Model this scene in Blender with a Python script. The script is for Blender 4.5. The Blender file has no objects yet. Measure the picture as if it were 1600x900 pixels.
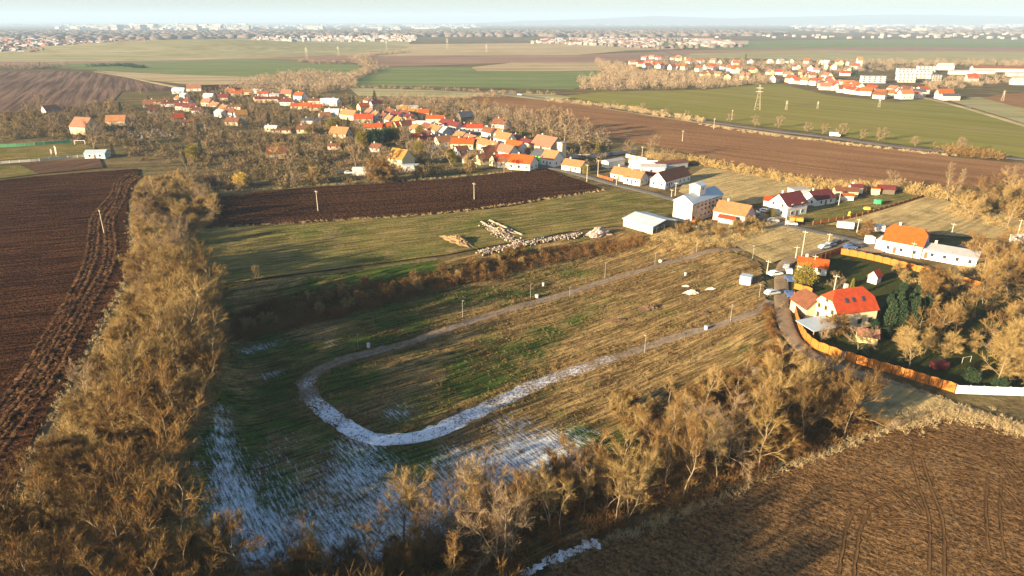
import bpy, bmesh, math, random
import numpy as np
from mathutils import Vector, Matrix

R = math.radians
rng = np.random.default_rng(7)
random.seed(7)
scene = bpy.context.scene
COL = scene.collection

# ------------------------------------------------------------------ camera
CAM_Z, PITCH, FOC = 70.0, R(21.3), 1067.0
cam_d = bpy.data.cameras.new('camera')
cam_d.sensor_width = 36.0
cam_d.lens = 36.0 * FOC / 1600.0
cam_d.clip_start, cam_d.clip_end = 1.0, 90000.0
cam = bpy.data.objects.new('camera', cam_d)
cam.location = (0, 0, CAM_Z)
cam.rotation_euler = (math.pi / 2 - PITCH, 0, 0)
COL.objects.link(cam)
scene.camera = cam

# ------------------------------------------------------------------ light
SUN_AZ, SUN_EL = 235.5, 12.8         # clockwise from +Y; elevation
world = bpy.data.worlds.new('World')
scene.world = world
world.use_nodes = True
wn = world.node_tree.nodes
wl = world.node_tree.links
sky = wn.new('ShaderNodeTexSky')
sky.sky_type = 'NISHITA'
sky.sun_disc = False
sky.sun_elevation = R(SUN_EL)
sky.sun_rotation = R(SUN_AZ)
sky.altitude = 200
sky.air_density = 1.0
sky.dust_density = 1.6
sky.ozone_density = 2.0
bg = wn['Background']
bg.inputs['Strength'].default_value = 0.05
wl.new(sky.outputs[0], bg.inputs['Color'])
sd = bpy.data.lights.new('sun', 'SUN')
sd.energy = 5.0
sd.angle = R(0.53)
sd.color = (1.0, 0.78, 0.49)
sun = bpy.data.objects.new('sun', sd)
COL.objects.link(sun)
_a = R(SUN_AZ); _e = R(SUN_EL)
to_sun = Vector((math.sin(_a) * math.cos(_e), math.cos(_a) * math.cos(_e), math.sin(_e)))
sun.rotation_euler = to_sun.to_track_quat('Z', 'Y').to_euler()
sun.location = to_sun * 300
scene.view_settings.view_transform = 'Standard'
scene.view_settings.look = 'None'
scene.view_settings.exposure = 2.35
scene.view_settings.gamma = 1.0
scene.render.engine = 'CYCLES'
scene.cycles.max_bounces = 4
scene.cycles.diffuse_bounces = 2
scene.cycles.glossy_bounces = 2
scene.cycles.transmission_bounces = 2
scene.cycles.transparent_max_bounces = 4
scene.cycles.volume_bounces = 0
scene.cycles.use_denoising = True
scene.cycles.sample_clamp_indirect = 4.0

# ------------------------------------------------------------------ terrain
def ray(px, py):
    u = (px - 800.0) / FOC; v = (py - 450.0) / FOC
    return u, math.cos(PITCH) - v * math.sin(PITCH), -(math.sin(PITCH) + v * math.cos(PITCH))

def P0(px, py, z=0.0):
    u, f, d = ray(px, py)
    s = (CAM_Z - z) / -d
    return (u * s, f * s)

def poly_sd(poly, x, y):
    """signed distance, positive inside; x, y numpy arrays"""
    x = np.asarray(x, float); y = np.asarray(y, float)
    d2 = np.full(x.shape, 1e18); inside = np.zeros(x.shape, bool)
    n = len(poly)
    for i in range(n):
        ax, ay = poly[i]; bx, by = poly[(i + 1) % n]
        ex, ey = bx - ax, by - ay
        L = ex * ex + ey * ey + 1e-9
        t = np.clip(((x - ax) * ex + (y - ay) * ey) / L, 0, 1)
        dx = x - ax - t * ex; dy = y - ay - t * ey
        d2 = np.minimum(d2, dx * dx + dy * dy)
        c = ((ay > y) != (by > y)) & (x < (bx - ax) * (y - ay) / (by - ay + 1e-12) + ax)
        inside ^= c
    return np.where(inside, 1, -1) * np.sqrt(d2)

RIM = [P0(*p) for p in [(300, 458), (420, 437), (520, 428), (620, 415), (700, 405), (760, 393), (830, 383),
       (900, 370), (960, 362), (1030, 368), (1120, 385), (1185, 410), (1192, 440), (1196, 470), (1206, 505), (1232, 550),
       (1290, 590), (1370, 630), (1340, 665), (1250, 700), (1100, 765), (960, 815), (850, 870), (740, 905), (560, 940), (400, 960),
       (270, 930), (240, 850), (262, 760), (275, 650), (290, 560)]]

def sstep(t):
    t = np.clip(t, 0, 1)
    return t * t * (3 - 2 * t)

def h(x, y):
    x = np.asarray(x, float); y = np.asarray(y, float)
    d = poly_sd(RIM, x, y)
    ramp = 1 - 0.85 * sstep((x - 5) / 70.0)
    z = -5.0 * sstep(d / 15.0) * ramp
    z = z + np.where(d > 0, 0.12 * np.sin(x * 0.21 + y * 0.13) * np.sin(y * 0.17 - x * 0.08) * sstep(d / 10), 0)
    return z

def P(px, py):
    """world point of the ground seen at a place of the reference layout"""
    u, f, d = ray(px, py)
    if py < 350:
        s = CAM_Z / -d
        return (u * s, f * s, 0.0)
    ss = np.linspace((CAM_Z - 0.3) / -d, (CAM_Z + 6) / -d, 60)
    X = u * ss; Y = f * ss; Z = CAM_Z + d * ss
    below = Z <= h(X, Y)
    k = int(np.argmax(below)) if below.any() else 59
    return (float(X[k]), float(Y[k]), float(h(X[k:k+1], Y[k:k+1])[0]))

def hz(x, y):
    return float(h(np.array([x]), np.array([y]))[0])

# ------------------------------------------------------------------ object helpers
def props(o, label=None, cat=None, group=None, kind=None):
    if label: o['label'] = label
    if cat: o['category'] = cat
    if group: o['group'] = group
    if kind: o['kind'] = kind
    return o

def link_mesh(name, me, parent=None, loc=None):
    o = bpy.data.objects.new(name, me)
    COL.objects.link(o)
    if parent: o.parent = parent
    if loc: o.location = loc
    return o

def new_mesh(name, verts, faces, mats=None, midx=None, smooth=False):
    me = bpy.data.meshes.new(name)
    me.from_pydata([tuple(v) for v in verts], [], [tuple(f) for f in faces])
    if mats is not None:
        for m in (mats if isinstance(mats, (list, tuple)) else [mats]): me.materials.append(m)
    if midx is not None:
        me.polygons.foreach_set('material_index', midx)
    if smooth:
        me.polygons.foreach_set('use_smooth', [True] * len(me.polygons))
    me.update()
    return me

def np_mesh(name, V, F, mat, smooth=False):
    """V (n,3) float, F (m,k) int with k constant"""
    me = bpy.data.meshes.new(name)
    V = np.asarray(V, np.float32); F = np.asarray(F, np.int32)
    m, k = F.shape
    me.vertices.add(len(V)); me.vertices.foreach_set('co', V.ravel())
    me.loops.add(m * k); me.loops.foreach_set('vertex_index', F.ravel())
    me.polygons.add(m)
    me.polygons.foreach_set('loop_start', np.arange(0, m * k, k, dtype=np.int32))
    me.polygons.foreach_set('loop_total', np.full(m, k, np.int32))
    if smooth: me.polygons.foreach_set('use_smooth', np.ones(m, bool))
    me.update(calc_edges=True)
    if mat: me.materials.append(mat)
    return me

def empty(name, loc, rz=0.0):
    o = bpy.data.objects.new(name, None)
    o.empty_display_size = 0.5
    COL.objects.link(o)
    o.location = loc
    o.rotation_euler = (0, 0, rz)
    return o

def copy_tree(o, parent=None):
    c = o.copy(); COL.objects.link(c)
    if parent: c.parent = parent
    for ch in [q for q in o.children]:
        copy_tree(ch, c)
    return c

# ------------------------------------------------------------------ materials
def nt(name):
    m = bpy.data.materials.new(name)
    m.use_nodes = True
    t = m.node_tree
    b = t.nodes['Principled BSDF']
    b.inputs['Roughness'].default_value = 0.9
    b.inputs['Specular IOR Level'].default_value = 0.15
    return m, t, b

def N(t, typ, **kw):
    n = t.nodes.new(typ)
    for k, v in kw.items():
        if hasattr(n, k): setattr(n, k, v)
        else: n.inputs[k].default_value = v
    return n

def rgba(c): return (c[0], c[1], c[2], 1.0)

def mixc(t, fac, a, b, blend='MIX'):
    n = t.nodes.new('ShaderNodeMix'); n.data_type = 'RGBA'; n.blend_type = blend
    for sock, val in ((n.inputs[0], fac), (n.inputs[6], a), (n.inputs[7], b)):
        if hasattr(val, 'is_linked') or isinstance(val, bpy.types.NodeSocket): t.links.new(val, sock)
        elif isinstance(val, (int, float)): sock.default_value = val
        else: sock.default_value = rgba(val)
    return n.outputs[2]

def rmp(t, src, lo, hi):
    n = t.nodes.new('ShaderNodeMapRange'); n.clamp = True
    n.inputs[1].default_value = lo; n.inputs[2].default_value = hi
    t.links.new(src, n.inputs[0])
    return n.outputs[0]

def coords(t):
    return t.nodes.new('ShaderNodeTexCoord').outputs['Object']

def noise(t, vec, scale, detail=3.0, rough=0.6):
    n = t.nodes.new('ShaderNodeTexNoise')
    n.inputs['Scale'].default_value = scale
    n.inputs['Detail'].default_value = detail
    n.inputs['Roughness'].default_value = rough
    if vec is not None: t.links.new(vec, n.inputs['Vector'])
    return n.outputs['Fac']

def streak(t, vec, ang, along, across, detail=3.0):
    """noise stretched along a direction (degrees from +X): features across metres wide, along metres long"""
    r = t.nodes.new('ShaderNodeMapping'); r.vector_type = 'POINT'
    r.inputs['Rotation'].default_value = (0, 0, R(-ang))
    t.links.new(vec, r.inputs['Vector'])
    s = t.nodes.new('ShaderNodeMapping')
    s.inputs['Scale'].default_value = (1.0 / along, 1.0 / across, 1.0)
    t.links.new(r.outputs[0], s.inputs['Vector'])
    return noise(t, s.outputs[0], 1.0, detail)

def field_mat(name, c1, c2, c3=None, big=0.02, fine=0.6, row=None, row_amt=0.5, bump=0.3, clod=None, c4=None, fine_amt=0.5):
    m, t, b = nt(name)
    v = coords(t)
    big_n = rmp(t, noise(t, v, big, 4), 0.35, 0.65)
    col = mixc(t, big_n, c1, c2)
    if c4 is not None:
        col = mixc(t, rmp(t, noise(t, v, big * 3.3, 5, 0.7), 0.52, 0.68), col, c4)
    fn = noise(t, v, fine, 4, 0.75)
    if c3 is not None:
        f2 = rmp(t, fn, 0.45, 0.7)
        mm = t.nodes.new('ShaderNodeMath'); mm.operation = 'MULTIPLY'; mm.inputs[1].default_value = fine_amt
        t.links.new(f2, mm.inputs[0])
        col = mixc(t, mm.outputs[0], col, c3)
    hgt = fn
    if row:
        ang, along, across = row
        sn = streak(t, v, ang, along, across)
        sr = rmp(t, sn, 0.38, 0.62)
        dark = mixc(t, sr, (1 - row_amt,) * 3, (1 + row_amt * 0.35,) * 3)
        col = mixc(t, 1.0, col, dark, 'MULTIPLY')
        ad = t.nodes.new('ShaderNodeMath'); ad.operation = 'MULTIPLY_ADD'
        ad.inputs[1].default_value = 0.8
        t.links.new(sn, ad.inputs[0]); t.links.new(fn, ad.inputs[2])
        hgt = ad.outputs[0]
    if clod:
        cn = noise(t, v, clod, 2, 0.8)
        cr = rmp(t, cn, 0.36, 0.62)
        dk = mixc(t, cr, (0.35,) * 3, (1.35,) * 3)
        col = mixc(t, 1.0, col, dk, 'MULTIPLY')
        ad = t.nodes.new('ShaderNodeMath'); ad.operation = 'ADD'
        t.links.new(hgt, ad.inputs[0]); t.links.new(cn, ad.inputs[1]); hgt = ad.outputs[0]
    t.links.new(col, b.inputs['Base Color'])
    if bump:
        bp = t.nodes.new('ShaderNodeBump')
        bp.inputs['Strength'].default_value = 1.0
        bp.inputs['Distance'].default_value = bump
        t.links.new(hgt, bp.inputs['Height'])
        t.links.new(bp.outputs[0], b.inputs['Normal'])
    b.inputs['Specular IOR Level'].default_value = 0.0
    return m

_plain = {}
def plain(name, c, var=0.12, scale=1.5, rough=0.85, spec=0.2, metal=0.0, bump=0.0):
    if name in _plain: return _plain[name]
    m, t, b = nt(name)
    v = coords(t)
    f = rmp(t, noise(t, v, scale, 4, 0.7), 0.3, 0.7)
    col = mixc(t, f, tuple(x * (1 - var) for x in c), tuple(min(1, x * (1 + var)) for x in c))
    t.links.new(col, b.inputs['Base Color'])
    b.inputs['Roughness'].default_value = rough
    b.inputs['Specular IOR Level'].default_value = spec
    b.inputs['Metallic'].default_value = metal
    _plain[name] = m
    return m
# ------------------------------------------------------------------ ground, fields, roads
def grid_mesh(name, xs, ys, zfun, mat, dz=0.0, keep=None):
    X, Y = np.meshgrid(xs, ys)
    Z = zfun(X, Y) + dz
    V = np.stack([X.ravel(), Y.ravel(), Z.ravel()], 1)
    nx, ny = len(xs), len(ys)
    i = np.arange(nx - 1); j = np.arange(ny - 1)
    I, J = np.meshgrid(i, j)
    a = (J * nx + I).ravel()
    F = np.stack([a, a + 1, a + nx + 1, a + nx], 1)
    if keep is not None:
        k = keep(X, Y).ravel()
        F = F[k[F].all(1)]
        used = np.unique(F); re = np.full(len(V), -1); re[used] = np.arange(len(used))
        V = V[used]; F = re[F]
    return np_mesh(name, V, F, mat, smooth=True)

M_ground = field_mat('rough_ground', (0.15, 0.105, 0.05), (0.085, 0.08, 0.03), (0.19, 0.145, 0.08), big=0.02, fine=0.3, row=(12, 40, 6), row_amt=0.4, bump=0.5, c4=(0.07, 0.05, 0.028))
def axis(segs):
    out = []
    for a, b, st in segs:
        out += list(np.arange(a, b, st))
    out.append(segs[-1][1])
    return np.array(out)
xs = axis([(-60000, -20000, 10000), (-20000, -4000, 2000), (-4000, -800, 400), (-800, -200, 100), (-200, 140, 4), (140, 800, 60), (800, 4000, 400), (4000, 20000, 2000), (20000, 60000, 10000)])
ys = axis([(-3000, -200, 400), (-200, 20, 40), (20, 240, 4), (240, 800, 70), (800, 4000, 400), (4000, 20000, 2000), (20000, 80000, 10000)])
g = link_mesh('ground', grid_mesh('ground', xs, ys, lambda X, Y: h(X, Y) - 0.9 * sstep(poly_sd(RIM, X, Y) / 6.0), M_ground, dz=-0.25))
props(g, kind='structure')

_lev = [0.0]
def field(name, px, mat, z=None, label=None):
    """flat sheet of a field, from its corner points on the ground"""
    pts = [P0(*p) for p in px]
    if z is None:
        _lev[0] += 0.006
        z = 0.03 + _lev[0]
    bm = bmesh.new()
    vs = [bm.verts.new((x, y, z)) for x, y in pts]
    f = bm.faces.new(vs)
    bmesh.ops.triangulate(bm, faces=[f])
    for f in bm.faces:
        if f.normal.z < 0: f.normal_flip()
    me = bpy.data.meshes.new(name); bm.to_mesh(me); bm.free()
    me.materials.append(mat)
    o = link_mesh(name, me)
    props(o, label=label, kind='structure')
    return o

def smooth_line(pts, step=3.0):
    """Catmull-Rom through world points, resampled"""
    pts = [np.array(p[:2], float) for p in pts]
    pts = [2 * pts[0] - pts[1]] + pts + [2 * pts[-1] - pts[-2]]
    out = []
    for i in range(1, len(pts) - 2):
        p0, p1, p2, p3 = pts[i - 1:i + 3]
        n = max(2, int(np.linalg.norm(p2 - p1) / step))
        for k in range(n):
            t = k / n
            out.append(0.5 * ((2 * p1) + (-p0 + p2) * t + (2 * p0 - 5 * p1 + 4 * p2 - p3) * t * t + (-p0 + 3 * p1 - 3 * p2 + p3) * t ** 3))
    out.append(pts[-2])
    return np.array(out)

def strip_me(name, line, prof, mat, relief=True, wob=0.0, seed=0, zn=0.0):
    """sheet along a line; prof = list of (offset across, height)"""
    line = np.asarray(line)
    T = np.gradient(line, axis=0); T /= np.linalg.norm(T, axis=1)[:, None] + 1e-9
    Nn = np.stack([T[:, 1], -T[:, 0]], 1)
    r = np.random.default_rng(seed)
    V = []
    n = len(line); k = len(prof)
    for off, z in prof:
        o = off + (r.normal(0, wob, n) if wob else 0)
        q = line + Nn * np.asarray(o).reshape(-1, 1) if np.ndim(o) else line + Nn * o
        zz = (h(q[:, 0], q[:, 1]) if relief else 0) + z
        zz = zz + (r.normal(0, zn, n) * min(1, z * 4) if zn else 0)
        V.append(np.stack([q[:, 0], q[:, 1], np.broadcast_to(zz, n)], 1))
    V = np.concatenate(V)
    F = []
    for j in range(k - 1):
        a = j * n + np.arange(n - 1)
        F.append(np.stack([a, a + n, a + n + 1, a + 1], 1))
    me = np_mesh(name, V, np.concatenate(F), mat, smooth=True)
    return me

def road(name, px, w, mat, z=0.14, relief=True, step=3.0, wob=0.0, label=None, edge=None):
    line = smooth_line([P(*p) for p in px], step)
    pr = [(-w / 2, z - 0.10), (-w / 2 + 0.25, z), (-w / 6, z + 0.01), (w / 6, z + 0.01), (w / 2 - 0.25, z), (w / 2, z - 0.10)]
    o = link_mesh(name, strip_me(name, line, pr, mat, relief, wob, seed=len(px)))
    props(o, kind='structure', label=label)
    return line

SOIL_L = field_mat('soil_dark_red', (0.040, 0.017, 0.009), (0.065, 0.029, 0.014), (0.12, 0.06, 0.028), big=0.03, fine=1.0, row=(22, 22, 1.3), row_amt=0.6, bump=0.8, clod=1.5)
SOIL_R = field_mat('soil_warm_brown', (0.12, 0.066, 0.028), (0.165, 0.094, 0.040), (0.23, 0.14, 0.066), big=0.03, fine=1.6, row=(-35, 5, 0.7), row_amt=0.32, bump=0.38, clod=1.9, c4=(0.17, 0.105, 0.05))
SOIL_M = field_mat('soil_dark_strip', (0.040, 0.018, 0.009), (0.058, 0.027, 0.014), (0.10, 0.048, 0.024), big=0.02, fine=0.9, row=(16, 90, 1.6), row_amt=0.45, bump=0.4, clod=0.9)
SOIL_F = field_mat('soil_far_brown', (0.17, 0.088, 0.042), (0.23, 0.125, 0.06), (0.27, 0.16, 0.085), big=0.012, fine=0.5, row=(-40, 120, 5), row_amt=0.22, bump=0.5)
SOIL_H = field_mat('soil_hill_brown', (0.12, 0.075, 0.055), (0.155, 0.10, 0.07), (0.18, 0.12, 0.085), big=0.01, fine=0.3, row=(-62, 160, 6), row_amt=0.5, bump=1.0)
GREEN_A = field_mat('winter_crop', (0.155, 0.15, 0.035), (0.195, 0.17, 0.045), (0.16, 0.16, 0.05), big=0.006, fine=0.2, row=(-48, 300, 9), row_amt=0.18, bump=0.2, c4=(0.19, 0.16, 0.07))
GREEN_B = field_mat('far_green_crop', (0.115, 0.15, 0.055), (0.14, 0.17, 0.065), (0.16, 0.18, 0.085), big=0.005, fine=0.03, row=(-4, 600, 16), row_amt=0.22, bump=0.0, c4=(0.17, 0.17, 0.08))
TAN_A = field_mat('stubble', (0.30, 0.23, 0.13), (0.38, 0.30, 0.18), (0.30, 0.25, 0.15), big=0.005, fine=0.03, row=(8, 700, 22), row_amt=0.25, bump=0.0, c4=(0.26, 0.22, 0.11))
TAN_G = field_mat('stubble_green', (0.24, 0.215, 0.105), (0.30, 0.27, 0.15), (0.24, 0.24, 0.13), big=0.005, fine=0.03, row=(-6, 700, 22), row_amt=0.25, bump=0.0, c4=(0.20, 0.19, 0.08))
BRN_F = field_mat('far_plough', (0.19, 0.12, 0.085), (0.25, 0.165, 0.115), (0.22, 0.15, 0.11), big=0.005, fine=0.03, row=(4, 600, 20), row_amt=0.25, bump=0.0)
DRY = field_mat('dry_meadow', (0.42, 0.31, 0.14), (0.31, 0.23, 0.10), (0.48, 0.37, 0.19), big=0.02, fine=0.7, row=(38, 20, 1.6), row_amt=0.30, bump=0.4, c4=(0.17, 0.135, 0.06))
TURF = field_mat('green_turf', (0.085, 0.095, 0.022), (0.19, 0.145, 0.05), (0.24, 0.18, 0.075), big=0.035, fine=0.9, row=(25, 14, 1.4), row_amt=0.45, bump=0.4, c4=(0.24, 0.165, 0.075))
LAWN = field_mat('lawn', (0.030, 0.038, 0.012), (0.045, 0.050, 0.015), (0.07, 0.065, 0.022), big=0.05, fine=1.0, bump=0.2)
SOILG = field_mat('garden_soil', (0.085, 0.05, 0.03), (0.11, 0.06, 0.04), (0.15, 0.10, 0.06), big=0.05, fine=0.8, row=(70, 40, 1.5), row_amt=0.4, bump=0.3)
ASPH = field_mat('asphalt', (0.115, 0.105, 0.10), (0.15, 0.14, 0.13), (0.19, 0.17, 0.15), big=0.06, fine=1.2, bump=0.02)
DIRT = field_mat('dirt_track', (0.26, 0.19, 0.12), (0.17, 0.12, 0.075), (0.32, 0.25, 0.17), big=0.16, fine=1.1, bump=0.12)
GRAVEL = field_mat('gravel', (0.155, 0.13, 0.105), (0.20, 0.165, 0.13), (0.26, 0.22, 0.18), big=0.09, fine=2.2, bump=0.10, c4=(0.12, 0.10, 0.07))

# far countryside, from far to near
field('far_field', [(-200, 70), (-200, 62), (300, 60), (640, 63), (640, 72), (300, 74)], TAN_G)
field('stubble_field', [(0, 88), (200, 79), (270, 66), (340, 63), (420, 68), (640, 69), (1000, 66), (1120, 70), (1050, 77), (980, 79), (900, 86), (570, 87), (400, 84), (60, 93), (-200, 96)], TAN_A)
field('green_strip', [(1010, 67), (1300, 62), (1800, 60), (1800, 74), (1150, 77), (1010, 73)], GREEN_B)
field('brown_strip', [(1035, 79), (1150, 77), (1420, 73), (1800, 76), (1800, 82), (1250, 79), (1080, 84)], BRN_F)
field('pale_field', [(1080, 84), (1250, 79), (1800, 82), (1800, 104), (1400, 99), (1200, 92), (1060, 90)], TAN_G)
field('purple_field', [(-200, 99), (60, 93), (400, 84), (568, 87), (550, 96), (400, 93), (100, 100), (-200, 108)], BRN_F)
field('crop_field', [(30, 103), (100, 100), (400, 93), (550, 99), (572, 108), (550, 118), (430, 121), (280, 117), (150, 109)], GREEN_B)
field('brown_field', [(570, 87), (900, 86), (1050, 80), (1080, 84), (1050, 93), (930, 98), (800, 98), (590, 105), (585, 99)], BRN_F)
field('pale_patch', [(735, 105), (800, 98), (935, 98), (940, 110), (800, 112), (745, 111)], TAN_A)
field('crop_field', [(588, 105), (735, 104), (745, 111), (935, 111), (952, 119), (895, 140), (800, 138), (545, 133), (562, 120)], GREEN_B)
field('hill_ploughed_field', [(-300, 120), (0, 113), (75, 111), (140, 112), (200, 123), (262, 136), (266, 142), (190, 143), (165, 172), (0, 180), (-300, 190)], SOIL_H)
field('verge_field', [(150, 110), (280, 117), (430, 121), (520, 120), (545, 133), (420, 131), (300, 133), (220, 124)], TAN_A)
field('dark_strip_field', [(285, 137), (300, 133), (415, 131), (415, 138), (300, 141)], SOIL_M)
field('crop_field', [(545, 137), (640, 140), (860, 147), (900, 152), (860, 158), (700, 152), (560, 150)], TAN_G)
field('winter_crop_field', [(880, 150), (950, 143), (1100, 141), (1190, 131), (1215, 131), (1300, 150), (1400, 160), (1450, 155), (1475, 160), (1700, 226), (1700, 270), (1600, 247), (1480, 233), (1400, 225), (1300, 211), (1100, 186), (960, 165)], GREEN_A)
field('crop_field', [(1500, 158), (1570, 147), (1700, 138), (1900, 150), (1900, 240), (1600, 192)], SOIL_F)
field('crop_field', [(1475, 155), (1530, 152), (1600, 170), (1800, 200), (1800, 250), (1600, 193)], TAN_G)
field('ploughed_field', [(715, 155), (790, 150), (900, 163), (1000, 179), (1100, 194), (1200, 209), (1330, 226), (1440, 236), (1490, 246), (1700, 265), (1700, 310), (1490, 292), (1400, 285), (1330, 290), (1180, 266), (1060, 236), (940, 213), (830, 185)], SOIL_F)
field('dry_meadow', [(1100, 262), (1180, 271), (1262, 283), (1290, 292), (1220, 306), (1190, 318), (1130, 325), (1060, 300), (1070, 280)], DRY)
field('lawn', [(1236, 340), (1262, 322), (1330, 312), (1400, 300), (1447, 304), (1400, 320), (1345, 337), (1290, 350)], TURF)
field('stubble_paddock', [(1290, 351), (1345, 338), (1400, 321), (1450, 305), (1500, 320), (1620, 350), (1700, 372), (1600, 376), (1500, 370), (1400, 362)], DRY)
field('sports_pitch', [(-100, 236), (0, 232), (125, 222), (150, 232), (130, 243), (0, 254), (-100, 262)], TURF)
field('garden_beds', [(30, 258), (60, 254), (155, 247), (162, 262), (60, 272), (40, 268)], SOILG)
field('garden_lawn', [(-100, 266), (30, 258), (60, 272), (0, 279), (-100, 285)], TURF)
field('ploughed_field', [(-500, 300), (-100, 288), (0, 282), (65, 275), (130, 270), (216, 264), (213, 285), (200, 310), (197, 350), (203, 380), (198, 420), (183, 455), (163, 490), (140, 530), (112, 580), (85, 625), (62, 665), (40, 710), (22, 760), (0, 795), (-60, 900), (-400, 1000), (-1200, 900)], SOIL_L)
field('ploughed_strip', [(320, 357), (323, 318), (340, 308), (400, 300), (500, 292), (600, 287), (700, 280), (790, 270), (852, 264), (946, 297), (880, 307), (800, 322), (700, 333), (600, 340), (500, 347), (420, 351)], SOIL_M)
field('meadow', [(260, 420), (290, 385), (320, 358), (420, 352), (500, 348), (600, 341), (700, 334), (800, 323), (880, 308), (948, 298), (1010, 303), (1052, 315), (1055, 345), (985, 352), (900, 360), (830, 374), (760, 386), (700, 398), (600, 411), (500, 424), (420, 434), (300, 452), (260, 458)], TURF)
field('scrub_ground', [(1060, 350), (1180, 345), (1210, 352), (1310, 372), (1316, 380), (1250, 396), (1205, 412), (1150, 385), (1060, 378), (1000, 362)], DRY)
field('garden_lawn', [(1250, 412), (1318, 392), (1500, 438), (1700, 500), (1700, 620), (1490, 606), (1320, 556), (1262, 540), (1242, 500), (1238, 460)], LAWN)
field('roadside_meadow', [(1330, 640), (1390, 600), (1600, 665), (1800, 720), (1800, 760), (1600, 690), (1540, 668), (1480, 658), (1400, 672)], DRY)
field('ploughed_field', [(740, 945), (840, 905), (930, 860), (1030, 825), (1110, 792), (1200, 748), (1300, 712), (1390, 676), (1480, 655), (1540, 662), (1600, 682), (1900, 760), (2300, 900), (2000, 1300), (800, 1300)], SOIL_R)

# the sunken meadow between the hedges, with its patches of snow
SNOW = [(380, 720, 9, .42), (347, 640, 2.6, .6), (347, 656, 2.8, .66), (348, 672, 3.0, .7), (350, 690, 3.2, .75), (352, 710, 3.4, .8), (354, 730, 3.6, .8), (358, 750, 4, .85), (364, 772, 4.5, .9), (400, 745, 12, .5), (450, 790, 13, .58), (520, 825, 11, .72), (440, 850, 10, .85), (580, 800, 10, .72), (372, 795, 4.5, .95), (420, 790, 9, .5), (390, 830, 8, 1), (430, 875, 8, 1.05), (520, 865, 8, .95), (500, 800, 10, .62),
        (560, 745, 10, .75), (480, 740, 8, .45), (620, 780, 8, .8), (640, 830, 7, 1.05), (560, 700, 7, .7), (700, 775, 6, 1.05), (760, 735, 8, .95), (840, 712, 10, .95), (900, 690, 7, .6),
        (385, 550, 3, .6), (405, 543, 3, .7), (425, 537, 3, .55), (415, 588, 2.5, .6), (432, 584, 2.5, .6), (470, 620, 4, .45), (520, 650, 4, .4), (440, 700, 8, .4), (620, 645, 5, .6), (560, 640, 4, .4), (1170, 590, 4, .9), (800, 665, 6, .6), (305, 690, 4, .5), (295, 730, 4, .5), (600, 860, 6, 1.0),
        (520, 535, 3, .5), (1180, 585, 3, .9), (720, 715, 7, .65), (690, 730, 6, .6)]
def snow_weight(x, y):
    w = np.zeros(np.shape(x))
    for px, py, r, s in SNOW:
        q = P(px, py)
        d2 = (x - q[0]) ** 2 + (y - q[1]) ** 2
        w = np.maximum(w, s * np.exp(-d2 / (2 * (r * 0.8) ** 2)))
    return w

def basin_mat():
    m, t, b = nt('basin_grass_snow')
    v = coords(t)
    dry, dry2, grn, brn = (0.29, 0.195, 0.08), (0.16, 0.105, 0.042), (0.050, 0.078, 0.016), (0.085, 0.048, 0.022)
    col = mixc(t, rmp(t, streak(t, v, 33, 26, 4.0, 4), 0.40, 0.60), dry, dry2)
    at = t.nodes.new('ShaderNodeAttribute'); at.attribute_name = 'green_bias'
    ad = t.nodes.new('ShaderNodeMath'); ad.operation = 'ADD'
    t.links.new(noise(t, v, 0.05, 4, 0.65), ad.inputs[0]); t.links.new(at.outputs['Fac'], ad.inputs[1])
    col = mixc(t, rmp(t, ad.outputs[0], 0.50, 0.66), col, grn)
    col = mixc(t, rmp(t, noise(t, v, 0.11, 6, 0.8), 0.53, 0.66), col, brn)
    st = streak(t, v, 33, 9, 0.7, 3)
    col = mixc(t, 1.0, col, mixc(t, rmp(t, st, 0.38, 0.60), (0.42,) * 3, (1.3,) * 3), 'MULTIPLY')
    fn = noise(t, v, 2.2, 3, 0.8)
    col = mixc(t, 1.0, col, mixc(t, rmp(t, fn, 0.35, 0.65), (0.55,) * 3, (1.3,) * 3), 'MULTIPLY')
    # snow lying between the grass rows
    sa = t.nodes.new('ShaderNodeAttribute'); sa.attribute_name = 'snow'
    n1 = streak(t, v, -55, 2.4, 0.42, 5)
    n2 = noise(t, v, 3.6, 5, 0.9)
    m1 = t.nodes.new('ShaderNodeMath'); m1.operation = 'ADD'
    t.links.new(n1, m1.inputs[0]); t.links.new(n2, m1.inputs[1])
    m2 = t.nodes.new('ShaderNodeMath'); m2.operation = 'MULTIPLY_ADD'; m2.inputs[1].default_value = 0.60
    mn = t.nodes.new('ShaderNodeMath'); mn.operation = 'MINIMUM'; mn.inputs[1].default_value = 0.78
    t.links.new(sa.outputs['Fac'], mn.inputs[0]); t.links.new(mn.outputs[0], m2.inputs[0]); t.links.new(m1.outputs[0], m2.inputs[2])
    sf = rmp(t, m2.outputs[0], 1.31, 1.60)
    col = mixc(t, sf, col, (0.55, 0.62, 0.70))
    t.links.new(col, b.inputs['Base Color'])
    bp = t.nodes.new('ShaderNodeBump'); bp.inputs['Distance'].default_value = 0.35
    m3 = t.nodes.new('ShaderNodeMath'); m3.operation = 'ADD'
    t.links.new(fn, m3.inputs[0]); t.links.new(st, m3.inputs[1])
    t.links.new(m3.outputs[0], bp.inputs['Height']); t.links.new(bp.outputs[0], b.inputs['Normal'])
    b.inputs['Specular IOR Level'].default_value = 0.0
    return m
bx = np.arange(-105, 122, 1.0); by = np.arange(45, 242, 1.0)
me = grid_mesh('basin_meadow', bx, by, h, basin_mat(), dz=0.0, keep=lambda X, Y: poly_sd(RIM, X, Y) > -1.0)
co = np.empty(len(me.vertices) * 3, np.float32); me.vertices.foreach_get('co', co); co = co.reshape(-1, 3)
sa = me.attributes.new('snow', 'FLOAT', 'POINT'); sa.data.foreach_set('value', snow_weight(co[:, 0], co[:, 1]).astype(np.float32))
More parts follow.
